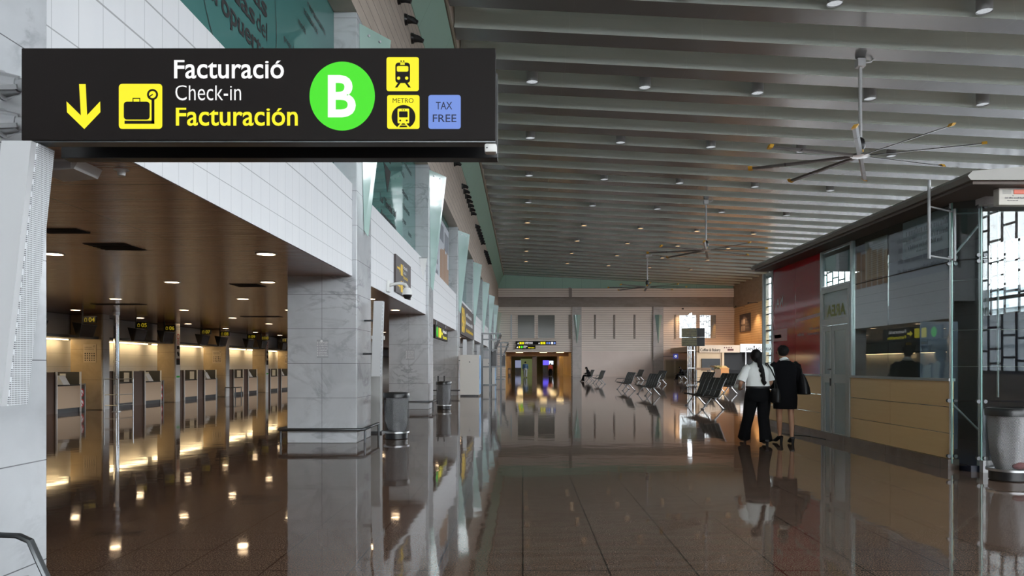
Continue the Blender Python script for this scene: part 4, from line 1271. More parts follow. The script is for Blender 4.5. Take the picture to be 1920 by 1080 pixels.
# cable on the floor
b = MB(); b.tube([(5.30, 15.9, .006), (5.5, 15.45, .006), (5.68, 15.2, .006), (5.74, 14.6, .006)], .006, 6)
tag(b.build('floor_cable', M['black'], None, False, (5.3, 15.9, 0)), 'thin black cable lying on the floor along the kiosk plinth', 'cable', None, 'thing')

# ================================================================== BENCHES (backs towards +X, row along Y)
pad = mat('black_ribbed_seat', (0.022, 0.023, 0.026), 0.55, 0, .3); n = N(pad)
tc = n.nt.nodes.new('ShaderNodeTexCoord')
sep = n.nt.nodes.new('ShaderNodeSeparateXYZ'); n.link(tc.outputs['Object'], sep.inputs[0])
rb = n.joint(sep.outputs[1], .031, 0, .012)
n.color(n.mix(rb, (0.018, 0.018, 0.020), (0.003, 0.003, 0.004)))
M['bench_steel'] = mat('bench_steel', (.34, .345, .35), .3, 1.0)
def bench(loc, label, nseat=5, rz=0.0):
    t = thing('airport_bench', loc, label, 'bench', 'rows of black airport seats')
    x0, y0 = loc[0], loc[1]
    at = lambda x, y, z: (x0 + x, y0 + y, z)
    p = .62; L = p * nseat
    b = MB(); b.tube([at(.08, -L / 2, .36), at(.08, L / 2, .36)], .035, 10); b.build('beam', M['dark_steel'], t, True)
    prof = [(-.27, .425), (-.25, .445), (-.10, .43), (.10, .405), (.17, .42)]
    bprof = [(.17, .42), (.21, .50), (.26, .64), (.31, .78), (.38, .94), (.42, 1.0)]
    for i in range(nseat):
        ya = -L / 2 + i * p + .02; yb = ya + p - .04
        for nm, pr in (('seat', prof), ('backrest', bprof)):
            b = MB()
            up = [at(x, ya, z) for x, z in pr]; dn = [at(x + .012, ya, z - .025) for x, z in pr[::-1]]
            b.prism(up + dn, (0, yb - ya, 0)); b.build(nm, pad, t)
        for yy in (ya - .012, yb + .012):
            if yy < ya and i > 0: continue
            b = MB(); b.tube([at(x, yy, z - .01) for x, z in (prof + bprof[1:])], .013, 6); b.build('side_frame', M['bench_steel'], t, True)
    for s in (-1, 1):
        yy = s * (L / 2 - .36)
        b = MB()
        b.tube([at(.06, yy, .38), at(.16, yy, .30), at(.30, yy, .14), at(.42, yy, .02)], [.034, .030, .026, .024], 8)
        b.tube([at(.02, yy, .36), at(-.10, yy, .2), at(-.24, yy, .02)], [.03, .026, .022], 8)
        b.tube([at(.36, yy, .015), at(.47, yy, .015)], .03, 8); b.tube([at(-.30, yy, .015), at(-.20, yy, .015)], .028, 8)
        b.build('leg', M['bench_steel'], t, True)
        yy = s * (L / 2 + .01)
        b = MB(); b.tube([at(.27, yy, .64), at(-.20, yy, .625), at(-.255, yy, .60), at(-.30, yy, .50), at(-.335, yy, .425)], .022, 8, flat=.6); b.build('armrest', M['dark_steel'], t, True)
    if rz: t.rotation_euler = (0, 0, rz)
    return t
B1 = bench((5.95, 25.6, 0), 'black seat bench nearest the two walking women, facing the pillars')
for (x, y, s) in ((5.85, 36.3, 'black seat bench second along the front row, beyond the nearest bench'),
                  (5.75, 43.5, 'black seat bench third along the front row, directly beyond the second bench'),
                  (5.7, 58.3, 'black seat bench fourth along the front row, empty, in front of the bare far wall'),
                  (5.75, 67.5, 'black seat bench at the far end of the front row with a seated person'),
                  (10.0, 38.6, 'black seat bench beside the kiosk corner, just beyond the woman in white'),
                  (10.8, 46.3, 'black seat bench of the rear row seen behind the nearest bench'),
                  (10.0, 57.0, 'black seat bench of the rear row before the column with the green wedge'),
                  (10.5, 70.5, 'black seat bench farthest along the rear row'),
                  (15.1, 73.6, 'black seat bench with a seated person beside the brown table of the cafe')):
    dup(B1, (x, y, 0), s)
c = dup(B1, (-2.52, 1.98, 0), 'grey-armed seat bench beside the nearest marble pillar, only an armrest in view', math.pi)

# ================================================================== CEILING FANS
blade_m = mat('fan_blade_metal', (0.14, 0.145, 0.15), 0.4, .5)
tipm = mat('fan_yellow', (0.62, 0.34, 0.03), 0.5)
def fan(loc, ztop, label, ph=-71):
    t = thing('ceiling_fan', loc, label, 'ceiling fan', 'large ceiling fans')
    x, y, z = loc
    b = MB(); b.tube([(x, y, z + .55), (x, y, ztop)], .06, 14); b.build('down_rod', M['light_paint'], t, True)
    b = MB(); b.box(x - .14, x + .14, y - .14, y + .14, ztop - .30, ztop - .02, .02); b.box(x - .05, x + .05, y - .05, y + .05, ztop - .05, ztop + .9); b.build('mount', M['light_paint'], t)
    b = MB(); b.tube([(x + .1, y, ztop - .15), (x + .35, y, ztop - .12), (x + .55, y, ztop + .10), (x + .75, y, ztop + .16), (x + 10, y, ztop - .28)], .028, 8); b.build('conduit', M['light_paint'], t, True)
    b = MB(); b.lathe([(.06, .62), (.13, .55), (.16, .44), (.16, .30), (.11, .20), (.0, .20)], (x, y, z), 20); b.build('motor', M['black'], t, True)
    b = MB(); b.lathe([(0, .22), (.10, .21), (.11, .06), (.0, .05)], (x, y, z), 16); b.build('yellow_collar', tipm, t, True)
    b = MB(); b.lathe([(0, .06), (.30, .05), (.32, -.02), (.10, -.06), (0, -.06)], (x, y, z), 24); b.build('hub', M['steel'], t, True)
    for k in range(8):
        a = math.radians(ph + 45 * k); ca, sa = math.cos(a), math.sin(a)
        def q(r, w, h): return (x + r * ca - w * sa, y + r * sa + w * ca, z + h)
        b = MB()
        b.prism([q(.25, -.085, -.035), q(.25, -.02, .012), q(.25, .085, .035), q(.25, .02, -.018)], Vector(q(3.55, 0, -.03)) - Vector(q(.25, 0, 0)))
        bl = b.build('blade', blade_m, t)
        b = MB(); b.prism([q(3.55, -.10, -.08), q(3.55, -.02, .03), q(3.55, .11, .04), q(3.55, .03, -.05)], Vector(q(3.70, 0, 0)) - Vector(q(3.55, 0, 0))); b.build('blade_tip', tipm, bl)
        b = MB(); b.prism([q(2.4, -.092, -.058), q(2.4, -.02, .0), q(2.4, .092, .022), q(2.4, .02, -.04)], Vector(q(2.46, 0, 0)) - Vector(q(2.4, 0, 0))); b.build('blade_clip', M['black'], bl)
    return t
fan((11.45, 26.1, 8.5), roof(11.45), 'largest ceiling fan, with yellow blade tips, above the near end of the kiosk')
fan((11.5, 48.3, 8.62), roof(11.5), 'middle ceiling fan of the three, above the far end of the kiosk', -60)
fan((11.7, 72.3, 8.75), roof(11.7), 'farthest ceiling fan, smallest, before the end wall beam', -50)

# ================================================================== FAR END: SIGNS, CAFE, BOARDS
def sgn(x0, x1, v0, v1, label, rows):
    y = D - .30
    t = thing('direction_board', P((x0 + x1) / 2, v1, y), label, 'sign')
    b = MB(); b.box(PX(x0, y), PX(x1, y), y, y + .15, PZ(v1, y), PZ(v0, y)); b.build('box', M['sign_black'], t)
    b = MB()
    for x in (x0 + 3, x1 - 3): b.box(PX(x, y) - .03, PX(x, y) + .03, y + .15, D - .002, PZ((v0 + v1) / 2, y) - .03, PZ((v0 + v1) / 2, y) + .03)
    b.build('bracket', M['dark_steel'], t)
    f = lambda u, v: P(u, v, y - .01)
    for m_, fn in rows:
        g = G(f); fn(g); g.build(m_.replace('lit_', '') + '_print', M[m_], t)
sgn(967, 1042.7, 639.5, 646.2, 'long black sign with yellow and white squares above the far passage', (
    ('lit_yellow', lambda g: (g.rect(974, 641.5, 978, 645.4), g.rect(979, 641.5, 982.2, 645.4), g.rect(1013.5, 641.3, 1017.5, 645.4), g.rect(1018.5, 641.3, 1022.5, 645.4))),
    ('lit_white', lambda g: (g.words(983.5, 999, 642.6, -1.3, 2), g.words(983.5, 999, 644.9, -1.3, 3), g.poly([(970, 645), (971.5, 641.8), (973, 645)]), g.poly([(1009.3, 645), (1010.8, 641.6), (1012.3, 645)]), g.rect(1033.4, 641.3, 1037, 645.4))),
    ('lit_blue', lambda g: (g.rect(1024.5, 641.6, 1027, 645.2), g.rect(1028.3, 641.6, 1031.8, 645.2), g.rect(1038.2, 641.6, 1041.5, 645.2)))))
sgn(967, 1004, 647.2, 654, 'short black sign with green disc hanging under the long sign above the far passage', (
    ('lit_yellow', lambda g: (g.rect(972.5, 649, 975, 652.8), g.words(990.5, 1003, 652.9, -2.2, 4))),
    ('lit_white', lambda g: (g.words(981.5, 989.5, 649.8, -1.2, 5), g.words(981.5, 987, 652.4, -1.2, 6), g.poly([(968.5, 652.6), (970, 649.4), (971.5, 652.6)]))),
    ('lit_green', lambda g: g.disc(978.3, 650.8, 2.2, n=20))))

# cafe stand in the far corner
Yc = 80.0
CA = thing('cafe_stand', (22, Yc, 0), 'cafe stand in the far corner with beige and white name boards', 'cafe stand')
beige = mat('beige_board', (.62, .44, .27), .5)
b = MB(); b.box(18.1, 20.8, Yc + .1, Yc + .4, 0, 2.8); b.box(18.1, 25.9, Yc + .1, D - .4, 2.85, 3.45); b.box(20.7, 20.95, Yc, Yc + 6, 0, 2.8); b.build('stand_wall', beige, CA)
b = MB(); b.box(PX(1311, Yc), PX(1387, Yc), Yc - .05, Yc + .1, PZ(661, Yc), PZ(647, Yc)); bd = b.build('beige_name_board', mat('pale_beige_board', (.68, .52, .38), .5), CA)
g = G(lambda u, v: P(u, v, Yc - .06)); g.text('Coffee & Bakery', 1313, 1351, 658.6, -5.2, .01); g.build('lettering', M['ink'], bd)
g = G(lambda u, v: P(u, v, Yc - .06)); g.rect(1364, 654, 1375.5, 657.6)
for q in range(4): g.disc(1358.5 + q * 4.2, 651.8, 1.3, n=10)
g.build('emblem', mat('dark_red_print', (.12, .03, .025), .6), bd)
b = MB(); b.box(PX(1388, Yc), 25.9, Yc - .08, Yc + .1, PZ(660.2, Yc), PZ(645, Yc)); bd = b.build('white_name_board', mat('white_board', (.80, .80, .80), .5, emit=(1, 1, 1), es=.25), CA)
g = G(lambda u, v: P(u, v, Yc - .09)); g.text('SAN', 1398.5, 1412.3, 657.3, -5.2, .015).text('AGLORIA', 1415.8, 1447, 657.3, -5.2, .015)
g.rect(1413.5, 649.5, 1414.6, 658.2).disc(1414.0, 650.0, 1.3, 2.0, n=14).disc(1414.0, 646.6, .5, n=8); g.build('lettering', M['ink'], bd)
b = MB(); b.box(21, 25.9, Yc + 3, Yc + 3.2, 0, 2.9); b.build('dark_interior', M['matte_black'], CA)
b = MB(); b.box(20.96, 22.9, Yc + .3, Yc + .4, .9, 2.75); b.build('dark_opening', M['matte_black'], CA)
b = MB(); b.box(PX(1397.5, Yc), PX(1399.5, Yc), Yc, Yc + .1, 0, 2.8); b.build('post', M['light_paint'], CA)
b = MB(); b.box(PX(1316, Yc), PX(1350.5, Yc), Yc - .02, Yc + .1, PZ(694, Yc), PZ(672.5, Yc)); b.build('menu_screen', M['black'], CA)
t = thing('cafe_counter', (18.7, 72.4, 0), 'orange wood counter with plants in front of the cafe stand', 'counter')
ow = mat('orange_wood', (.62, .26, .07), .4)
b = MB(); b.box(18.55, 19.4, 72.4, 74.5, 0, 1.15); b.build('cabinet', ow, t)
b = MB(); b.prism([(18.0, 72.5, 1.35), (19.1, 72.5, 1.35), (19.5, 72.5, 1.05), (18.7, 72.5, 1.05)], (0, 2.0, 0)); b.build('sloping_top', mat('pale_orange_wood', (.72, .46, .16), .4), t)
pm = mat('plant_leaves', (.05, .10, .03), .6)
b = MB(); r_ = random.Random(2)
for q in range(60):
    c_ = Vector((18.3 + r_.uniform(-.25, .35), 72.3 + r_.uniform(-.1, .1), 1.1 + r_.uniform(-.1, .16)))
    d_ = Vector((r_.uniform(-1, 1), r_.uniform(-1, 1), r_.uniform(.2, 1))) * .12
    b.poly([c_, c_ + d_ + Vector((.03, 0, 0)), c_ + d_ * 1.6])
b.build('planting', pm, t)
b = MB(); b.box(18.0, 18.6, 72.2, 72.45, 0, 1.03); b.build('planter', mat('brown_planter', (.16, .09, .05), .5), t)
t = thing('dining_table', (15.9, 73.0, 0), 'low brown table beside the cafe counter', 'table')
b = MB(); b.box(16.3, 17.8, 72.6, 73.6, .95, 1.15); b.build('tabletop', mat('brown_bench_wood', (.22, .12, .06), .5), t)
for (x, y) in ((16.4, 72.7), (17.7, 72.7), (16.4, 73.5), (17.7, 73.5)):
    b = MB(); b.box(x - .05, x + .05, y - .05, y + .05, 0, .95); b.build('leg', M['dark_steel'], t)
# brown poster on the warm side wall
t = thing('wall_poster', (26, 90, 6), 'dark brown poster high on the warm board wall beyond the kiosk', 'poster')
b = MB(); b.box(25.93, 25.985, 87.7, 92.0, 5.3, 7.4); b.build('board', M['sign_brown'], t)
g = G(lambda u, v: Vector((25.92, u, v)))
for q in range(4): g.words(89.5, 88.0, 5.7 + q * .35, .14, q)
pp_ = mat('pale_print', (.20, .16, .155), .6)
g.build('lettering', pp_, t)
for (u, v) in ((91.0, 6.5), (90.1, 6.5), (91.0, 5.7), (90.1, 5.7)):
    g = G(lambda u, v: Vector((25.92, u, v))); g.rect(u - .35, v - .3, u + .35, v + .3); g.build('picture', pp_, t)
# blue hanging sign
t = thing('information_sign', P(1267, 668, D - 1), 'small square blue sign above the tan doors', 'sign')
b = MB(); b.box(PX(1262.5, 93.6), PX(1271.5, 93.6), 93.6, 93.7, PZ(672.5, 93.6), PZ(663.5, 93.6)); b.build('plate', lamp('blue_sign', (.10, .12, .55), .45), t)
b = MB(); b.tube([(PX(1243, 93.65), 93.65, PZ(668, 93.6)), (PX(1263, 93.65), 93.65, PZ(668, 93.6))], .03, 8); b.build('arm', M['dark_steel'], t)
g = G(lambda u, v: P(u, v, 93.58)); g.ring(1267, 668, 1.2, 2.2, 16); g.build('symbol', M['lit_white'], t)

# flight screen column
t = thing('flight_screen_column', (11.9, 54.5, 0), 'steel tube column with flight screens among the benches', 'screen column')
for (x, y) in ((11.65, 54.3), (11.88, 54.3), (12.12, 54.3), (11.88, 54.8)):
    b = MB(); b.tube([(x, y, 0), (x, y, 5.1 if x == 11.88 else 3.0)], .045, 10); b.build('tube', M['chrome'], t, True)
b = MB(); b.box(11.5, 12.3, 54.1, 55.0, 0, .04); b.build('base_plate', M['dark_steel'], t)
b = MB()
for z in (1.2, 2.45, 3.0): b.box(11.6, 12.17, 54.26, 54.34, z - .02, z + .02)
b.build('crosspiece', M['steel'], t)
fr_ = lambda u, v, y=53.9: Vector((11.13 + u * 1.51, y - .45 * u, v))
scr = mat('flight_screen_face', (.035, .032, .02), .15); n = N(scr)
n.color(n.mix(n.math('MULTIPLY', n.joint(2, .07, 0, .03), n.noise(9, 2, .6)), (.03, .028, .02), (.45, .40, .16)))
for (z0, z1) in ((2.75, 3.32), (3.38, 3.97)):
    for (u0, u1, m_) in ((0, .36, scr), (.37, .66, scr), (.67, 1.0, M['black'])):
        b = MB(); p4 = [fr_(u0, z0), fr_(u1, z0), fr_(u1, z1), fr_(u0, z1)]
        b.prism(p4, (.03, .10, 0)); b.build('screen', m_, t)
b = MB()
for (z0, z1) in ((2.75, 3.32), (3.38, 3.97)):
    b.prism([fr_(0, z0 - .02) + Vector((.03, .10, 0)), fr_(1, z0 - .02) + Vector((.03, .10, 0)), fr_(1, z1 + .02) + Vector((.03, .10, 0)), fr_(0, z1 + .02) + Vector((.03, .10, 0))], (.03, .12, 0))
b.box(11.84, 11.92, 53.75, 54.3, 3.2, 3.4); b.build('screen_frame', M['dark_steel'], t)
b = MB(); b.prism([(11.6, 54.2, 4.0), (11.9, 54.25, 4.0), (11.95, 54.25, 5.1), (11.65, 54.2, 4.95)], (0, .05, 0)); b.build('top_plate', M['chrome'], t)

# passage furniture
t = thing('arrivals_screen', P(1024, 680, 140), 'blue glowing screen at the end of the passage', 'screen')
b = MB(); b.box(PX(1018, 140), PX(1029, 140), 140, 140.2, PZ(684.5, 140), PZ(675.5, 140)); b.build('panel', M['purple_screen'], t)
b = MB(); b.box(PX(1018, 140), PX(1029, 140), 140.2, 140.5, 0, 2.4); b.build('stand', M['black'], t)
t = thing('bright_screen', P(1034, 680, 140), 'white glowing panel beside the blue screen in the passage', 'screen')
b = MB(); b.box(PX(1029.5, 140), PX(1037.5, 140), 140, 140.2, PZ(683.5, 140), PZ(676.5, 140)); b.build('panel', M['white_screen'], t)
b = MB(); b.box(PX(1029.5, 140), PX(1037.5, 140), 140.2, 140.4, 0, 2.3); b.build('stand', M['black'], t)
t = thing('shop_window', P(971, 682, 145), 'pale glowing shop window at the end of the passage', 'window')
b = MB(); b.box(PX(966, 145), PX(977, 145), 145, 145.3, .9, 2.3); b.build('panel', lamp('dim_shop_glow', (.45, .5, .75), .5), t)
b = MB(); b.box(PX(966, 145), PX(977, 145), 145.0, 145.3, 0, .9); b.build('base', M['black'], t)
t = thing('green_backdrop', P(989, 682, 147), 'olive green lit panel behind the man in the passage', 'panel')
b = MB(); b.box(PX(976, 147), PX(998, 147), 147, 147.2, 0, 2.6); b.build('panel', mat('olive_panel', (.25, .30, .12), .6, emit=(.25, .30, .12), es=.35), t)
t = thing('litter_bin', (PX(955, 98.5), 98.5, 0), 'dark litter bin by the yellow passage wall', 'bin')
b = MB(); b.box(PX(952.5, 98.5), PX(958, 98.5), 98.3, 98.7, .1, 1.0, .05); b.build('body', M['sign_brown'], t)
b = MB(); b.box(PX(953.5, 98.5), PX(957, 98.5), 98.28, 98.3, .3, .8); b.build('opening', mat('bin_front', (.30, .2, .1), .5), t)
b = MB(); b.box(PX(953, 98.5), PX(957.5, 98.5), 98.35, 98.65, 0, .1); b.build('foot', M['black'], t)
PASS_LAMP = lamp('passage_lamp', (1.0, .70, .32), 13.0)
k_ = 0
for yy in (96.6, 104, 111, 118, 126, 135):
    for xx in (-.4, 2.6, 4.7):
        k_ += 1
        t = thing('passage_light', (xx, yy, SOF), 'warm ceiling lamp of the passage, %s row from its entrance, %s' % (ORD[(k_ - 1) // 3], 'nearest the bin' if xx < 1 else 'in the middle' if xx < 3 else 'nearest the bare column'), 'ceiling lamp', 'warm lamps of the passage')
        b = MB(); b.box(xx - .45, xx + .45, yy - .35, yy + .35, SOF - .03, SOF - .004); b.build('diffuser', PASS_LAMP, t)
        b = MB(); b.box(xx - .5, xx + .5, yy - .4, yy + .4, SOF - .02, SOF); b.build('frame', M['light_paint'], t)
# wall-washer lamps of the far corner
for i, (x, y, z) in enumerate(((24.9, 90.0, 8.2), (24.9, 85.0, 8.2), (19.5, 93.6, 8.2))):
    t = thing('spot_lamp', (x, y, z), ('small spot lamp high on the warm side wall above the brown poster', 'small spot lamp high on the warm side wall above the cafe', 'small spot lamp high on the far wall above the cafe')[i], 'spot lamp', 'spot lamps of the far corner')
    b = MB()
    if x > 24: b.tube([(x + 1.1, y, z + .1), (x, y, z + .1)], .03, 8)
    else: b.tube([(x, y + .85, z + .1), (x, y, z + .1)], .03, 8)
    b.build('arm', M['dark_steel'], t)
    b = MB(); b.tube([(x, y, z + .16), (x, y, z - .02)], [.06, .11], 14); b.build('shade', M['dark_steel'], t, True)
    l = bpy.data.lights.new('spot_lamp_light', 'SPOT'); l.energy = 900 if x > 24 else 350; l.color = (1, .62, .30); l.spot_size = math.radians(120); l.spot_blend = .6; l.shadow_soft_size = .08
    o = bpy.data.objects.new('spot_lamp_light', l); o.location = (x, y, z - .06); o.rotation_euler = (0, math.radians(12) if x > 24 else 0, 0); COL.objects.link(o)

# ================================================================== PEOPLE
skin = mat('skin', (0.42, 0.22, 0.14), 0.5)
skin2 = mat('tanned_skin', (0.36, 0.185, 0.11), 0.5)
hairm = mat('black_hair', (0.005, 0.004, 0.004), 0.6, 0, .2)
blk = mat('black_cloth', (0.004, 0.004, 0.005), 0.9, 0, .15)
blk2 = mat('soft_black_cloth', (0.0045, 0.0045, 0.006), 0.9, 0, .15)
shirt = mat('white_shirt', (0.80, 0.81, 0.80), 0.8); n = N(shirt); n.bump(n.noise(14, 3, .6, stretch=(1, 1, .6)), .5, .02)
leather = mat('black_leather', (0.006, 0.006, 0.007), 0.5, 0, .3)

def skin_mesh(name, vs, es, m, parent, off, sub=1):
    me = bpy.data.meshes.new(name)
    me.from_pydata([Vector(v[:3]) + off - origin(parent) for v in vs], es, [])
    o = bpy.data.objects.new(name, me); COL.objects.link(o)
    md = o.modifiers.new('skin', 'SKIN'); md.use_smooth_shade = True; md.branch_smoothing = .3
    for i, v in enumerate(vs):
        s = me.skin_vertices[0].data[i]
        s.radius = (v[3], v[4]); s.use_root = (i == 0)
    sd = o.modifiers.new('smooth', 'SUBSURF'); sd.levels = sub; sd.render_levels = sub
    bpy.context.view_layer.update()
    dg = bpy.context.evaluated_depsgraph_get()
    m2 = bpy.data.meshes.new_from_object(o.evaluated_get(dg))
    o.modifiers.clear(); o.data = m2
    m2.materials.clear(); m2.materials.append(m)
    for p in m2.polygons: p.use_smooth = True
    o.parent = parent
    return o

def body(parent, m, J, off, sub=1, fingers=True):
    """J: joints in the person's own frame (x right, y forward, z up). One continuous figure."""
    V, E = [], []
    def add(p, rx, ry=None, to=None):
        V.append((*p, rx, ry or rx)); i = len(V) - 1
        if to is not None: E.append((to, i))
        return i
    pel = add(J['pelvis'], .125, .10)
    sp = add(J['waist'], .115, .085, pel); ch = add(J['chest'], .135, .095, sp)
    nb = add(J['neck'], .05, .05, ch)
    hd = Vector(J['head'])
    up = (hd - Vector(J['neck'])).normalized()
    a = add(hd - up * .045, .062, .066, nb); c_ = add(hd + up * .03, .078, .092, a); d_ = add(hd + up * .095, .060, .07, c_)
    fw = Vector(J.get('face', (0, 1, 0))).normalized()
    add(hd + fw * .098 - up * .02, .012, .014, c_)                       # nose
    add(hd + fw * .07 - up * .085, .026, .022, a)                        # chin
    sd = fw.cross(up).normalized()
    for s in (-1, 1): add(hd + sd * s * .088 - up * .01, .010, .022, c_) # ears
    for k, s in (('L', -1), ('R', 1)):
        sh = add(J['sh' + k], .052, .052, ch); el = add(J['el' + k], .040, .040, sh); wr = add(J['wr' + k], .027, .024, el)
        w, hv = Vector(J['wr' + k]), Vector(J['hand' + k]).normalized()
        side = hv.cross(Vector((0, 0, 1)) if abs(hv.z) < .8 else Vector((0, 1, 0))).normalized()
        pal = add(w + hv * .065, .036, .018, wr)
        if fingers:
            curl = side.cross(hv).normalized()
            for q, ln in zip((-1.5, -.5, .5, 1.5), (.06, .075, .07, .052)):
                f1 = add(w + hv * (.075 + ln * .5) + side * q * .018, .009, .009, pal)
                add(w + hv * (.075 + ln) + side * q * .019 + curl * .018, .0075, .0075, f1)
            t1 = add(w + hv * .05 + side * .045, .010, .010, pal); add(w + hv * .085 + side * .058, .008, .008, t1)
        hp = add(J['hip' + k], .088, .09, pel); kn = add(J['kn' + k], .056, .058, hp); cf = add(Vector(J['kn' + k]).lerp(Vector(J['an' + k]), .35) + Vector((0, -.015, 0)), .053, .056, kn)
        an = add(J['an' + k], .033, .036, cf); add(J['toe' + k], .034, .024, an)
    return skin_mesh('body', V, E, m, parent, off, sub)

def shoes(parent, J, off, m=leather, heel=.0):
    for k in 'LR':
        a, t_ = Vector(J['an' + k]), Vector(J['toe' + k])
        d_ = (t_ - a); d_.z = 0; d_.normalize()
        b = MB()
        h = Vector((a.x, a.y, t_.z - .01)) - d_ * .055
        b.tube([off + h + Vector((0, 0, .03 + heel)), off + h + d_ * .07 + Vector((0, 0, .035 + heel * .8)), off + h + d_ * .16 + Vector((0, 0, .02)), off + h + d_ * .235 + Vector((0, 0, .008))], [.034, .044, .043, .022], 12, flat=.75)
        if heel: b.tube([off + h + d_ * .01 + Vector((0, 0, heel + .02)), off + Vector((h.x, h.y, 0)) + d_ * .015], [.03, .024], 10)
        b.build('shoe', m, parent, True)

# ---------------- the woman in the white shirt
W = Vector((4.20, 13.75, 0))
t = thing('person', W, 'person in white short-sleeved shirt and black trousers with long ponytail, walking beside the kiosk', 'person', None)
J = dict(pelvis=(0, 0, .93), waist=(-.01, 0, 1.06), chest=(-.01, .01, 1.27), neck=(-.02, .02, 1.46), head=(-.03, .03, 1.55), face=(-.1, 1, -.1),
         shL=(-.19, .0, 1.36), elL=(-.325, -.05, 1.07), wrL=(-.28, .16, .97), handL=(.35, .9, .1),
         shR=(.19, 0, 1.36), elR=(.235, -.03, 1.10), wrR=(.20, .13, .98), handR=(-.2, .9, .2),
         hipL=(-.105, .0, .86), knL=(-.13, .12, .48), anL=(-.14, .36, .09), toeL=(-.15, .50, .035),
         hipR=(.105, 0, .86), knR=(.09, -.02, .48), anR=(.09, -.20, .12), toeR=(.09, -.07, .035))
body(t, skin, J, W)
wr_ = lambda *a: a
b = MB()
b.loft([(W.x + x, W.y + y, z, rx, ry) for (x, y, z, rx, ry) in ((0, 0, .985, .208, .150), (0, 0, 1.04, .212, .152), (0, 0, 1.10, .202, .142), (-.005, 0, 1.18, .200, .138), (-.01, 0, 1.27, .215, .14), (-.01, 0, 1.34, .215, .125), (-.012, .005, 1.385, .185, .10), (-.015, .01, 1.42, .115, .075), (-.02, .015, 1.455, .068, .066))], 26)
b.tube([W + Vector(p) for p in ((-.15, 0, 1.355), (-.205, 0, 1.32), (-.262, -.02, 1.22), (-.305, -.035, 1.12))], [.085, .084, .078, .078], 16)
b.tube([W + Vector(p) for p in ((.15, 0, 1.355), (.20, 0, 1.32), (.222, -.015, 1.22), (.238, -.025, 1.13))], [.085, .083, .076, .075], 16)
b.tube([W + Vector((-.02, .015, 1.43)), W + Vector((-.02, .018, 1.475))], [.072, .060], 18)
b.build('shirt', shirt, t, True)
b = MB()
b.loft([(W.x + x, W.y + y, z, rx, ry) for (x, y, z, rx, ry) in ((0, 0, .76, .20, .155), (0, -.01, .82, .226, .175), (0, -.012, .90, .224, .172), (0, 0, .98, .210, .154), (0, 0, 1.035, .206, .148))], 26)
b.tube([W + Vector(p) for p in ((-.105, .0, .86), (-.118, .06, .68), (-.132, .12, .48), (-.145, .24, .28), (-.15, .335, .085))], [.125, .118, .100, .098, .112], 16)
b.tube([W + Vector(p) for p in ((.105, -.01, .86), (.10, -.02, .68), (.09, -.03, .48), (.09, -.10, .28), (.092, -.175, .07))], [.125, .118, .100, .098, .112], 16)
tro = b.build('trousers', blk, t, True)
b = MB(); b.loft([(W.x, W.y, 1.0, .214, .158), (W.x, W.y, 1.035, .213, .157)], 26); b.build('belt', leather, tro, True)
shoes(t, J, W, leather, .03)
b = MB()
hc = W + Vector((-.03, .03, 1.575))
b.ball(hc + Vector((0, -.028, .012)), .098, .102, .110, 18, 12)
b.ball(hc + Vector((0, -.075, -.05)), .072, .05, .075, 14, 10)
pts = [hc + Vector((.01, -.11, -.05)), hc + Vector((.025, -.15, -.14)), W + Vector((.03, -.165, 1.33)), W + Vector((.045, -.172, 1.22)), W + Vector((.06, -.172, 1.10)), W + Vector((.068, -.170, 1.05))]
b.tube(pts, [.034, .038, .034, .032, .030, .012], 12)
for q in range(9):
    p = pts[1].lerp(pts[4], q / 8); b.ball(p + Vector((.012 * (-1) ** q, -.006, 0)), .030, .026, .034, 10, 8)
b.build('hair', hairm, t, True)
b = MB()
for s in (-1, 1): b.ball(hc + Vector((s * .032, .095, -.015)), .012, .008, .009, 8, 6)
b.build('eye', M['black'], t, True)
b = MB(); b.ball(W + Vector((-.27, .27, 1.01)), .075, .10, .055, 14, 10); b.build('held_paper', M['paper'], t, True)
t = thing('shoulder_bag', W + Vector((.25, -.2, .9)), 'black shoulder bag hanging from the shoulder of the woman in the white shirt', 'bag')
b = MB()
b.loft([(W.x + .245, W.y - .215, z, rx, ry) for z, rx, ry in ((.74, .05, .10), (.76, .075, .15), (.86, .080, .165), (.97, .062, .15), (1.0, .035, .13))], 18)
b.build('pouch', leather, t, True)
b = MB()
b.tube([W + Vector(p) for p in ((.25, -.33, .98), (.24, -.22, 1.18), (.20, -.135, 1.33), (.15, -.065, 1.435), (.14, .01, 1.445), (.19, .06, 1.37), (.29, -.03, 1.20), (.27, -.10, .98))], .012, 8)
b.build('strap', leather, t, True)

# ---------------- the woman in black
W = Vector((4.715, 13.85, 0))
t = thing('person', W, 'person in black jacket and short black skirt with bare legs, walking along the kiosk', 'person', None)
J = dict(pelvis=(.01, 0, .97), waist=(.01, 0, 1.10), chest=(.01, .01, 1.32), neck=(-.02, .03, 1.52), head=(-.035, .04, 1.63), face=(-.6, 1, -.15),
         shL=(-.185, .0, 1.42), elL=(-.215, .03, 1.13), wrL=(-.17, .22, 1.0), handL=(.1, .9, .1),
         shR=(.195, 0, 1.42), elR=(.26, -.02, 1.14), wrR=(.22, .18, 1.05), handR=(-.1, .9, .1),
         hipL=(-.09, .0, .90), knL=(-.085, .05, .52), anL=(-.055, .10, .115), toeL=(-.10, .22, .035),
         hipR=(.10, 0, .90), knR=(.115, .0, .52), anR=(.09, -.12, .125), toeR=(.09, .0, .035))
body(t, skin2, J, W)
b = MB()
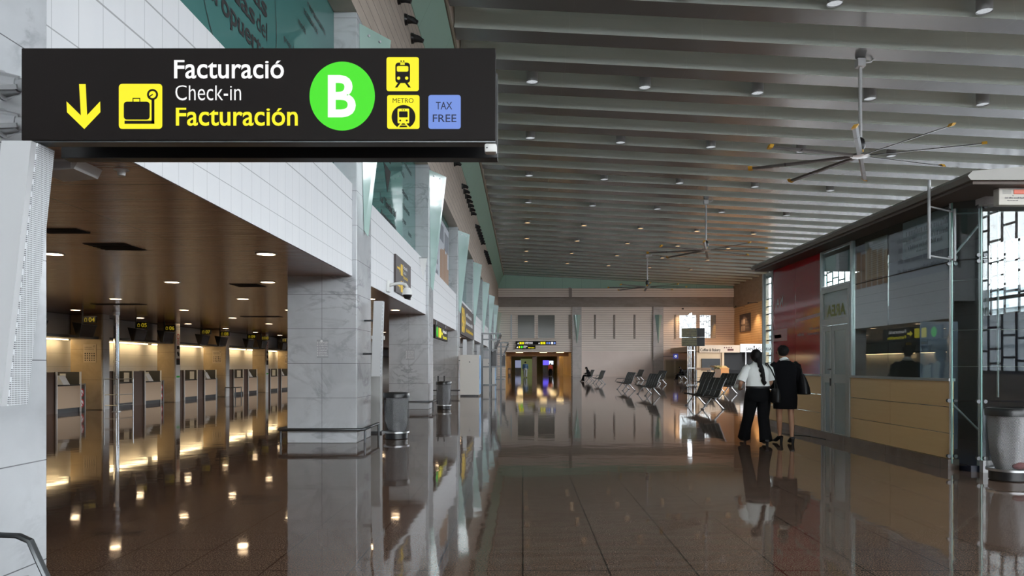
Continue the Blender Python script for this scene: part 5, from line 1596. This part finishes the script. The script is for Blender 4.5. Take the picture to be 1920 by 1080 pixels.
b.loft([(W.x + x, W.y + y, z, rx, ry) for (x, y, z, rx, ry) in ((.01, 0, .90, .205, .155), (.01, 0, 1.0, .20, .15), (.01, 0, 1.10, .19, .14), (.01, 0, 1.2, .198, .142), (.01, 0, 1.31, .215, .145), (.01, 0, 1.39, .22, .13), (.008, .005, 1.44, .185, .10), (0, .01, 1.475, .12, .08), (-.01, .02, 1.50, .085, .075))], 26)
b.tube([W + Vector(p) for p in ((-.15, 0, 1.40), (-.205, .0, 1.37), (-.215, .01, 1.25), (-.22, .03, 1.13), (-.175, .19, 1.01))], [.088, .085, .075, .068, .05], 16)
b.tube([W + Vector(p) for p in ((.15, 0, 1.40), (.215, .0, 1.37), (.24, -.01, 1.25), (.262, -.02, 1.14), (.225, .15, 1.06))], [.088, .085, .076, .068, .05], 16)
b.build('jacket', blk2, t, True)
b = MB(); b.loft([(W.x + .01, W.y + y, z, rx, ry) for (y, z, rx, ry) in ((.01, .625, .205, .165), (0, .70, .212, .17), (0, .82, .215, .17), (0, .92, .205, .158), (0, 1.02, .192, .145))], 26); b.build('skirt', blk, t, True)
b = MB(); b.tube([W + Vector((-.008, .015, 1.485)), W + Vector((-.02, .03, 1.535))], [.098, .066], 18)
b.poly([W + Vector(p) for p in ((-.10, -.04, 1.485), (.09, -.04, 1.485), (.05, -.088, 1.505), (-.06, -.088, 1.505))]); b.build('collar', shirt, t, True)
shoes(t, J, W, leather, .055)
hc = W + Vector((-.035, .04, 1.645))
b = MB(); b.ball(hc + Vector((.012, -.025, .022)), .098, .104, .102, 18, 12)
r_ = random.Random(9)
for q in range(16):
    a = r_.uniform(0, 2 * math.pi); e_ = r_.uniform(-.1, 1.2)
    b.ball(hc + Vector((.012 + .075 * math.cos(a) * math.cos(e_), -.035 + .075 * math.sin(a) * math.cos(e_), .03 + .075 * math.sin(e_))), .032, .032, .028, 8, 6)
b.build('hair', hairm, t, True)
b = MB()
for s in (-1, 1): b.ball(hc + Vector((-.05 + s * .030, .085 + s * .018, -.02)), .011, .008, .009, 8, 6)
b.build('eye', M['black'], t, True)
t = thing('tote_bag', W + Vector((.33, 0, 1.0)), 'large black tote bag on the arm of the woman in black', 'bag')
b = MB()
b.loft([(W.x + x, W.y - .02, z, rx, ry) for x, z, rx, ry in ((.325, .885, .095, .18), (.325, .90, .115, .21), (.315, 1.02, .10, .20), (.295, 1.15, .075, .17), (.272, 1.25, .045, .13))], 18)
b.build('pouch', leather, t, True)
b = MB(); b.tube([W + Vector(p) for p in ((.27, -.12, 1.22), (.265, -.09, 1.34), (.215, 0, 1.465), (.26, .08, 1.34), (.27, .10, 1.22))], .013, 8); b.build('strap', leather, t, True)

# ---------------- distant standing people
def walker(loc, label, top, legs, H=1.72, hair=True, skinm=skin, rz=0.0):
    t = thing('person', loc, label, 'person'); o = Vector(loc)
    s = H / 1.66
    J = dict(pelvis=(0, 0, .93), waist=(0, 0, 1.06), chest=(0, .01, 1.27), neck=(0, .02, 1.46), head=(0, .03, 1.555), face=(0, 1, 0),
             shL=(-.19, 0, 1.38), elL=(-.25, -.02, 1.1), wrL=(-.26, .06, .86), handL=(0, .2, -1), shR=(.19, 0, 1.38), elR=(.25, -.02, 1.1), wrR=(.26, .06, .86), handR=(0, .2, -1),
             hipL=(-.1, 0, .86), knL=(-.11, .08, .48), anL=(-.11, .12, .09), toeL=(-.11, .25, .035), hipR=(.1, 0, .86), knR=(.1, .02, .48), anR=(.1, -.12, .1), toeR=(.1, .0, .035))
    J = {k: (tuple(c * s for c in v) if k not in ('face',) else v) for k, v in J.items()}
    body(t, skinm, J, o, 1)
    q = lambda *p: o + Vector(p) * s
    b = MB(); b.loft([(o.x, o.y, z * s, rx * s, ry * s) for z, rx, ry in ((.92, .20, .15), (1.1, .19, .14), (1.3, .22, .15), (1.39, .20, .12), (1.45, .09, .08))], 18)
    for g_ in (-1, 1): b.tube([q(g_ * .15, 0, 1.37), q(g_ * .21, 0, 1.33), q(g_ * .25, -.02, 1.1), q(g_ * .26, .05, .9)], [.08 * s, .08 * s, .065 * s, .055 * s], 12)
    b.build('jacket', top, t, True)
    b = MB(); b.loft([(o.x, o.y, z * s, rx * s, ry * s) for z, rx, ry in ((.78, .19, .15), (.88, .20, .16), (1.0, .19, .145))], 18)
    b.tube([q(-.1, 0, .86), q(-.11, .08, .48), q(-.11, .11, .07)], [.12 * s, .095 * s, .085 * s], 12); b.tube([q(.1, 0, .86), q(.1, .02, .48), q(.1, -.12, .07)], [.12 * s, .095 * s, .085 * s], 12)
    b.build('trousers', legs, t, True)
    shoes(t, J, o)
    b = MB(); b.ball(q(0, .01, 1.585), .098 * s, .108 * s, .10 * s); b.build('hair', hairm, t, True)
    if rz: t.rotation_euler = (0, 0, rz)
    return t
walker((PX(985, 87), 87.0, 0), 'person in blue jacket and pale trousers standing before the far passage', mat('blue_jacket', (.05, .11, .19), .7), mat('pale_trousers', (.32, .33, .33), .7), 1.80)
walker((PX(1032, 96), 96.0, 0), 'person in red top and black trousers inside the far passage', mat('red_top', (.50, .06, .04), .7), blk, 1.62)

# ---------------- seated people
def sitter(loc, label, rz):
    t = thing('person', loc, label, 'person'); o = Vector(loc)
    J = dict(pelvis=(0, 0, .52), waist=(0, .02, .66), chest=(0, .10, .88), neck=(0, .20, 1.05), head=(0, .27, 1.12), face=(0, 1, -.5),
             shL=(-.19, .12, .97), elL=(-.24, .18, .70), wrL=(-.10, .38, .68), handL=(.6, .6, .1), shR=(.19, .12, .97), elR=(.24, .18, .70), wrR=(.10, .38, .70), handR=(-.6, .6, .1),
             hipL=(-.1, .06, .51), knL=(-.11, .48, .50), anL=(-.10, .50, .10), toeL=(-.10, .64, .035), hipR=(.1, .06, .51), knR=(.11, .46, .50), anR=(.10, .62, .10), toeR=(.10, .76, .035))
    body(t, skin, J, o, 1)
    q = lambda *p: o + Vector(p)
    b = MB(); b.loft([(o.x, o.y + y, z, rx, ry) for y, z, rx, ry in ((0, .46, .19, .15), (.02, .62, .19, .15), (.09, .82, .21, .15), (.14, .97, .20, .12), (.19, 1.04, .09, .08))], 18)
    for g_ in (-1, 1): b.tube([q(g_ * .15, .12, .97), q(g_ * .21, .13, .93), q(g_ * .24, .18, .72), q(g_ * .12, .36, .68)], [.08, .08, .065, .055], 12)
    b.build('jacket', blk2, t, True)
    b = MB()
    b.tube([q(-.1, .0, .52), q(-.11, .44, .51), q(-.11, .49, .46), q(-.10, .50, .08)], [.105, .085, .082, .075], 12); b.tube([q(.1, .0, .52), q(.11, .42, .51), q(.11, .48, .46), q(.10, .61, .08)], [.105, .085, .082, .075], 12)
    b.build('trousers', blk, t, True)
    shoes(t, J, o)
    b = MB(); b.ball(q(0, .245, 1.155), .10, .11, .105); b.ball(q(0, .17, 1.09), .075, .06, .09); b.build('hair', hairm, t, True)
    t.rotation_euler = (0, 0, rz)
    return t
sitter((5.72, 66.2, 0), 'person in black seated on the farthest bench of the front row, bent forward', math.radians(90))
sitter((15.2, 73.2, 0), 'person in black seated behind the flight screen column near the tan doors', math.radians(90))
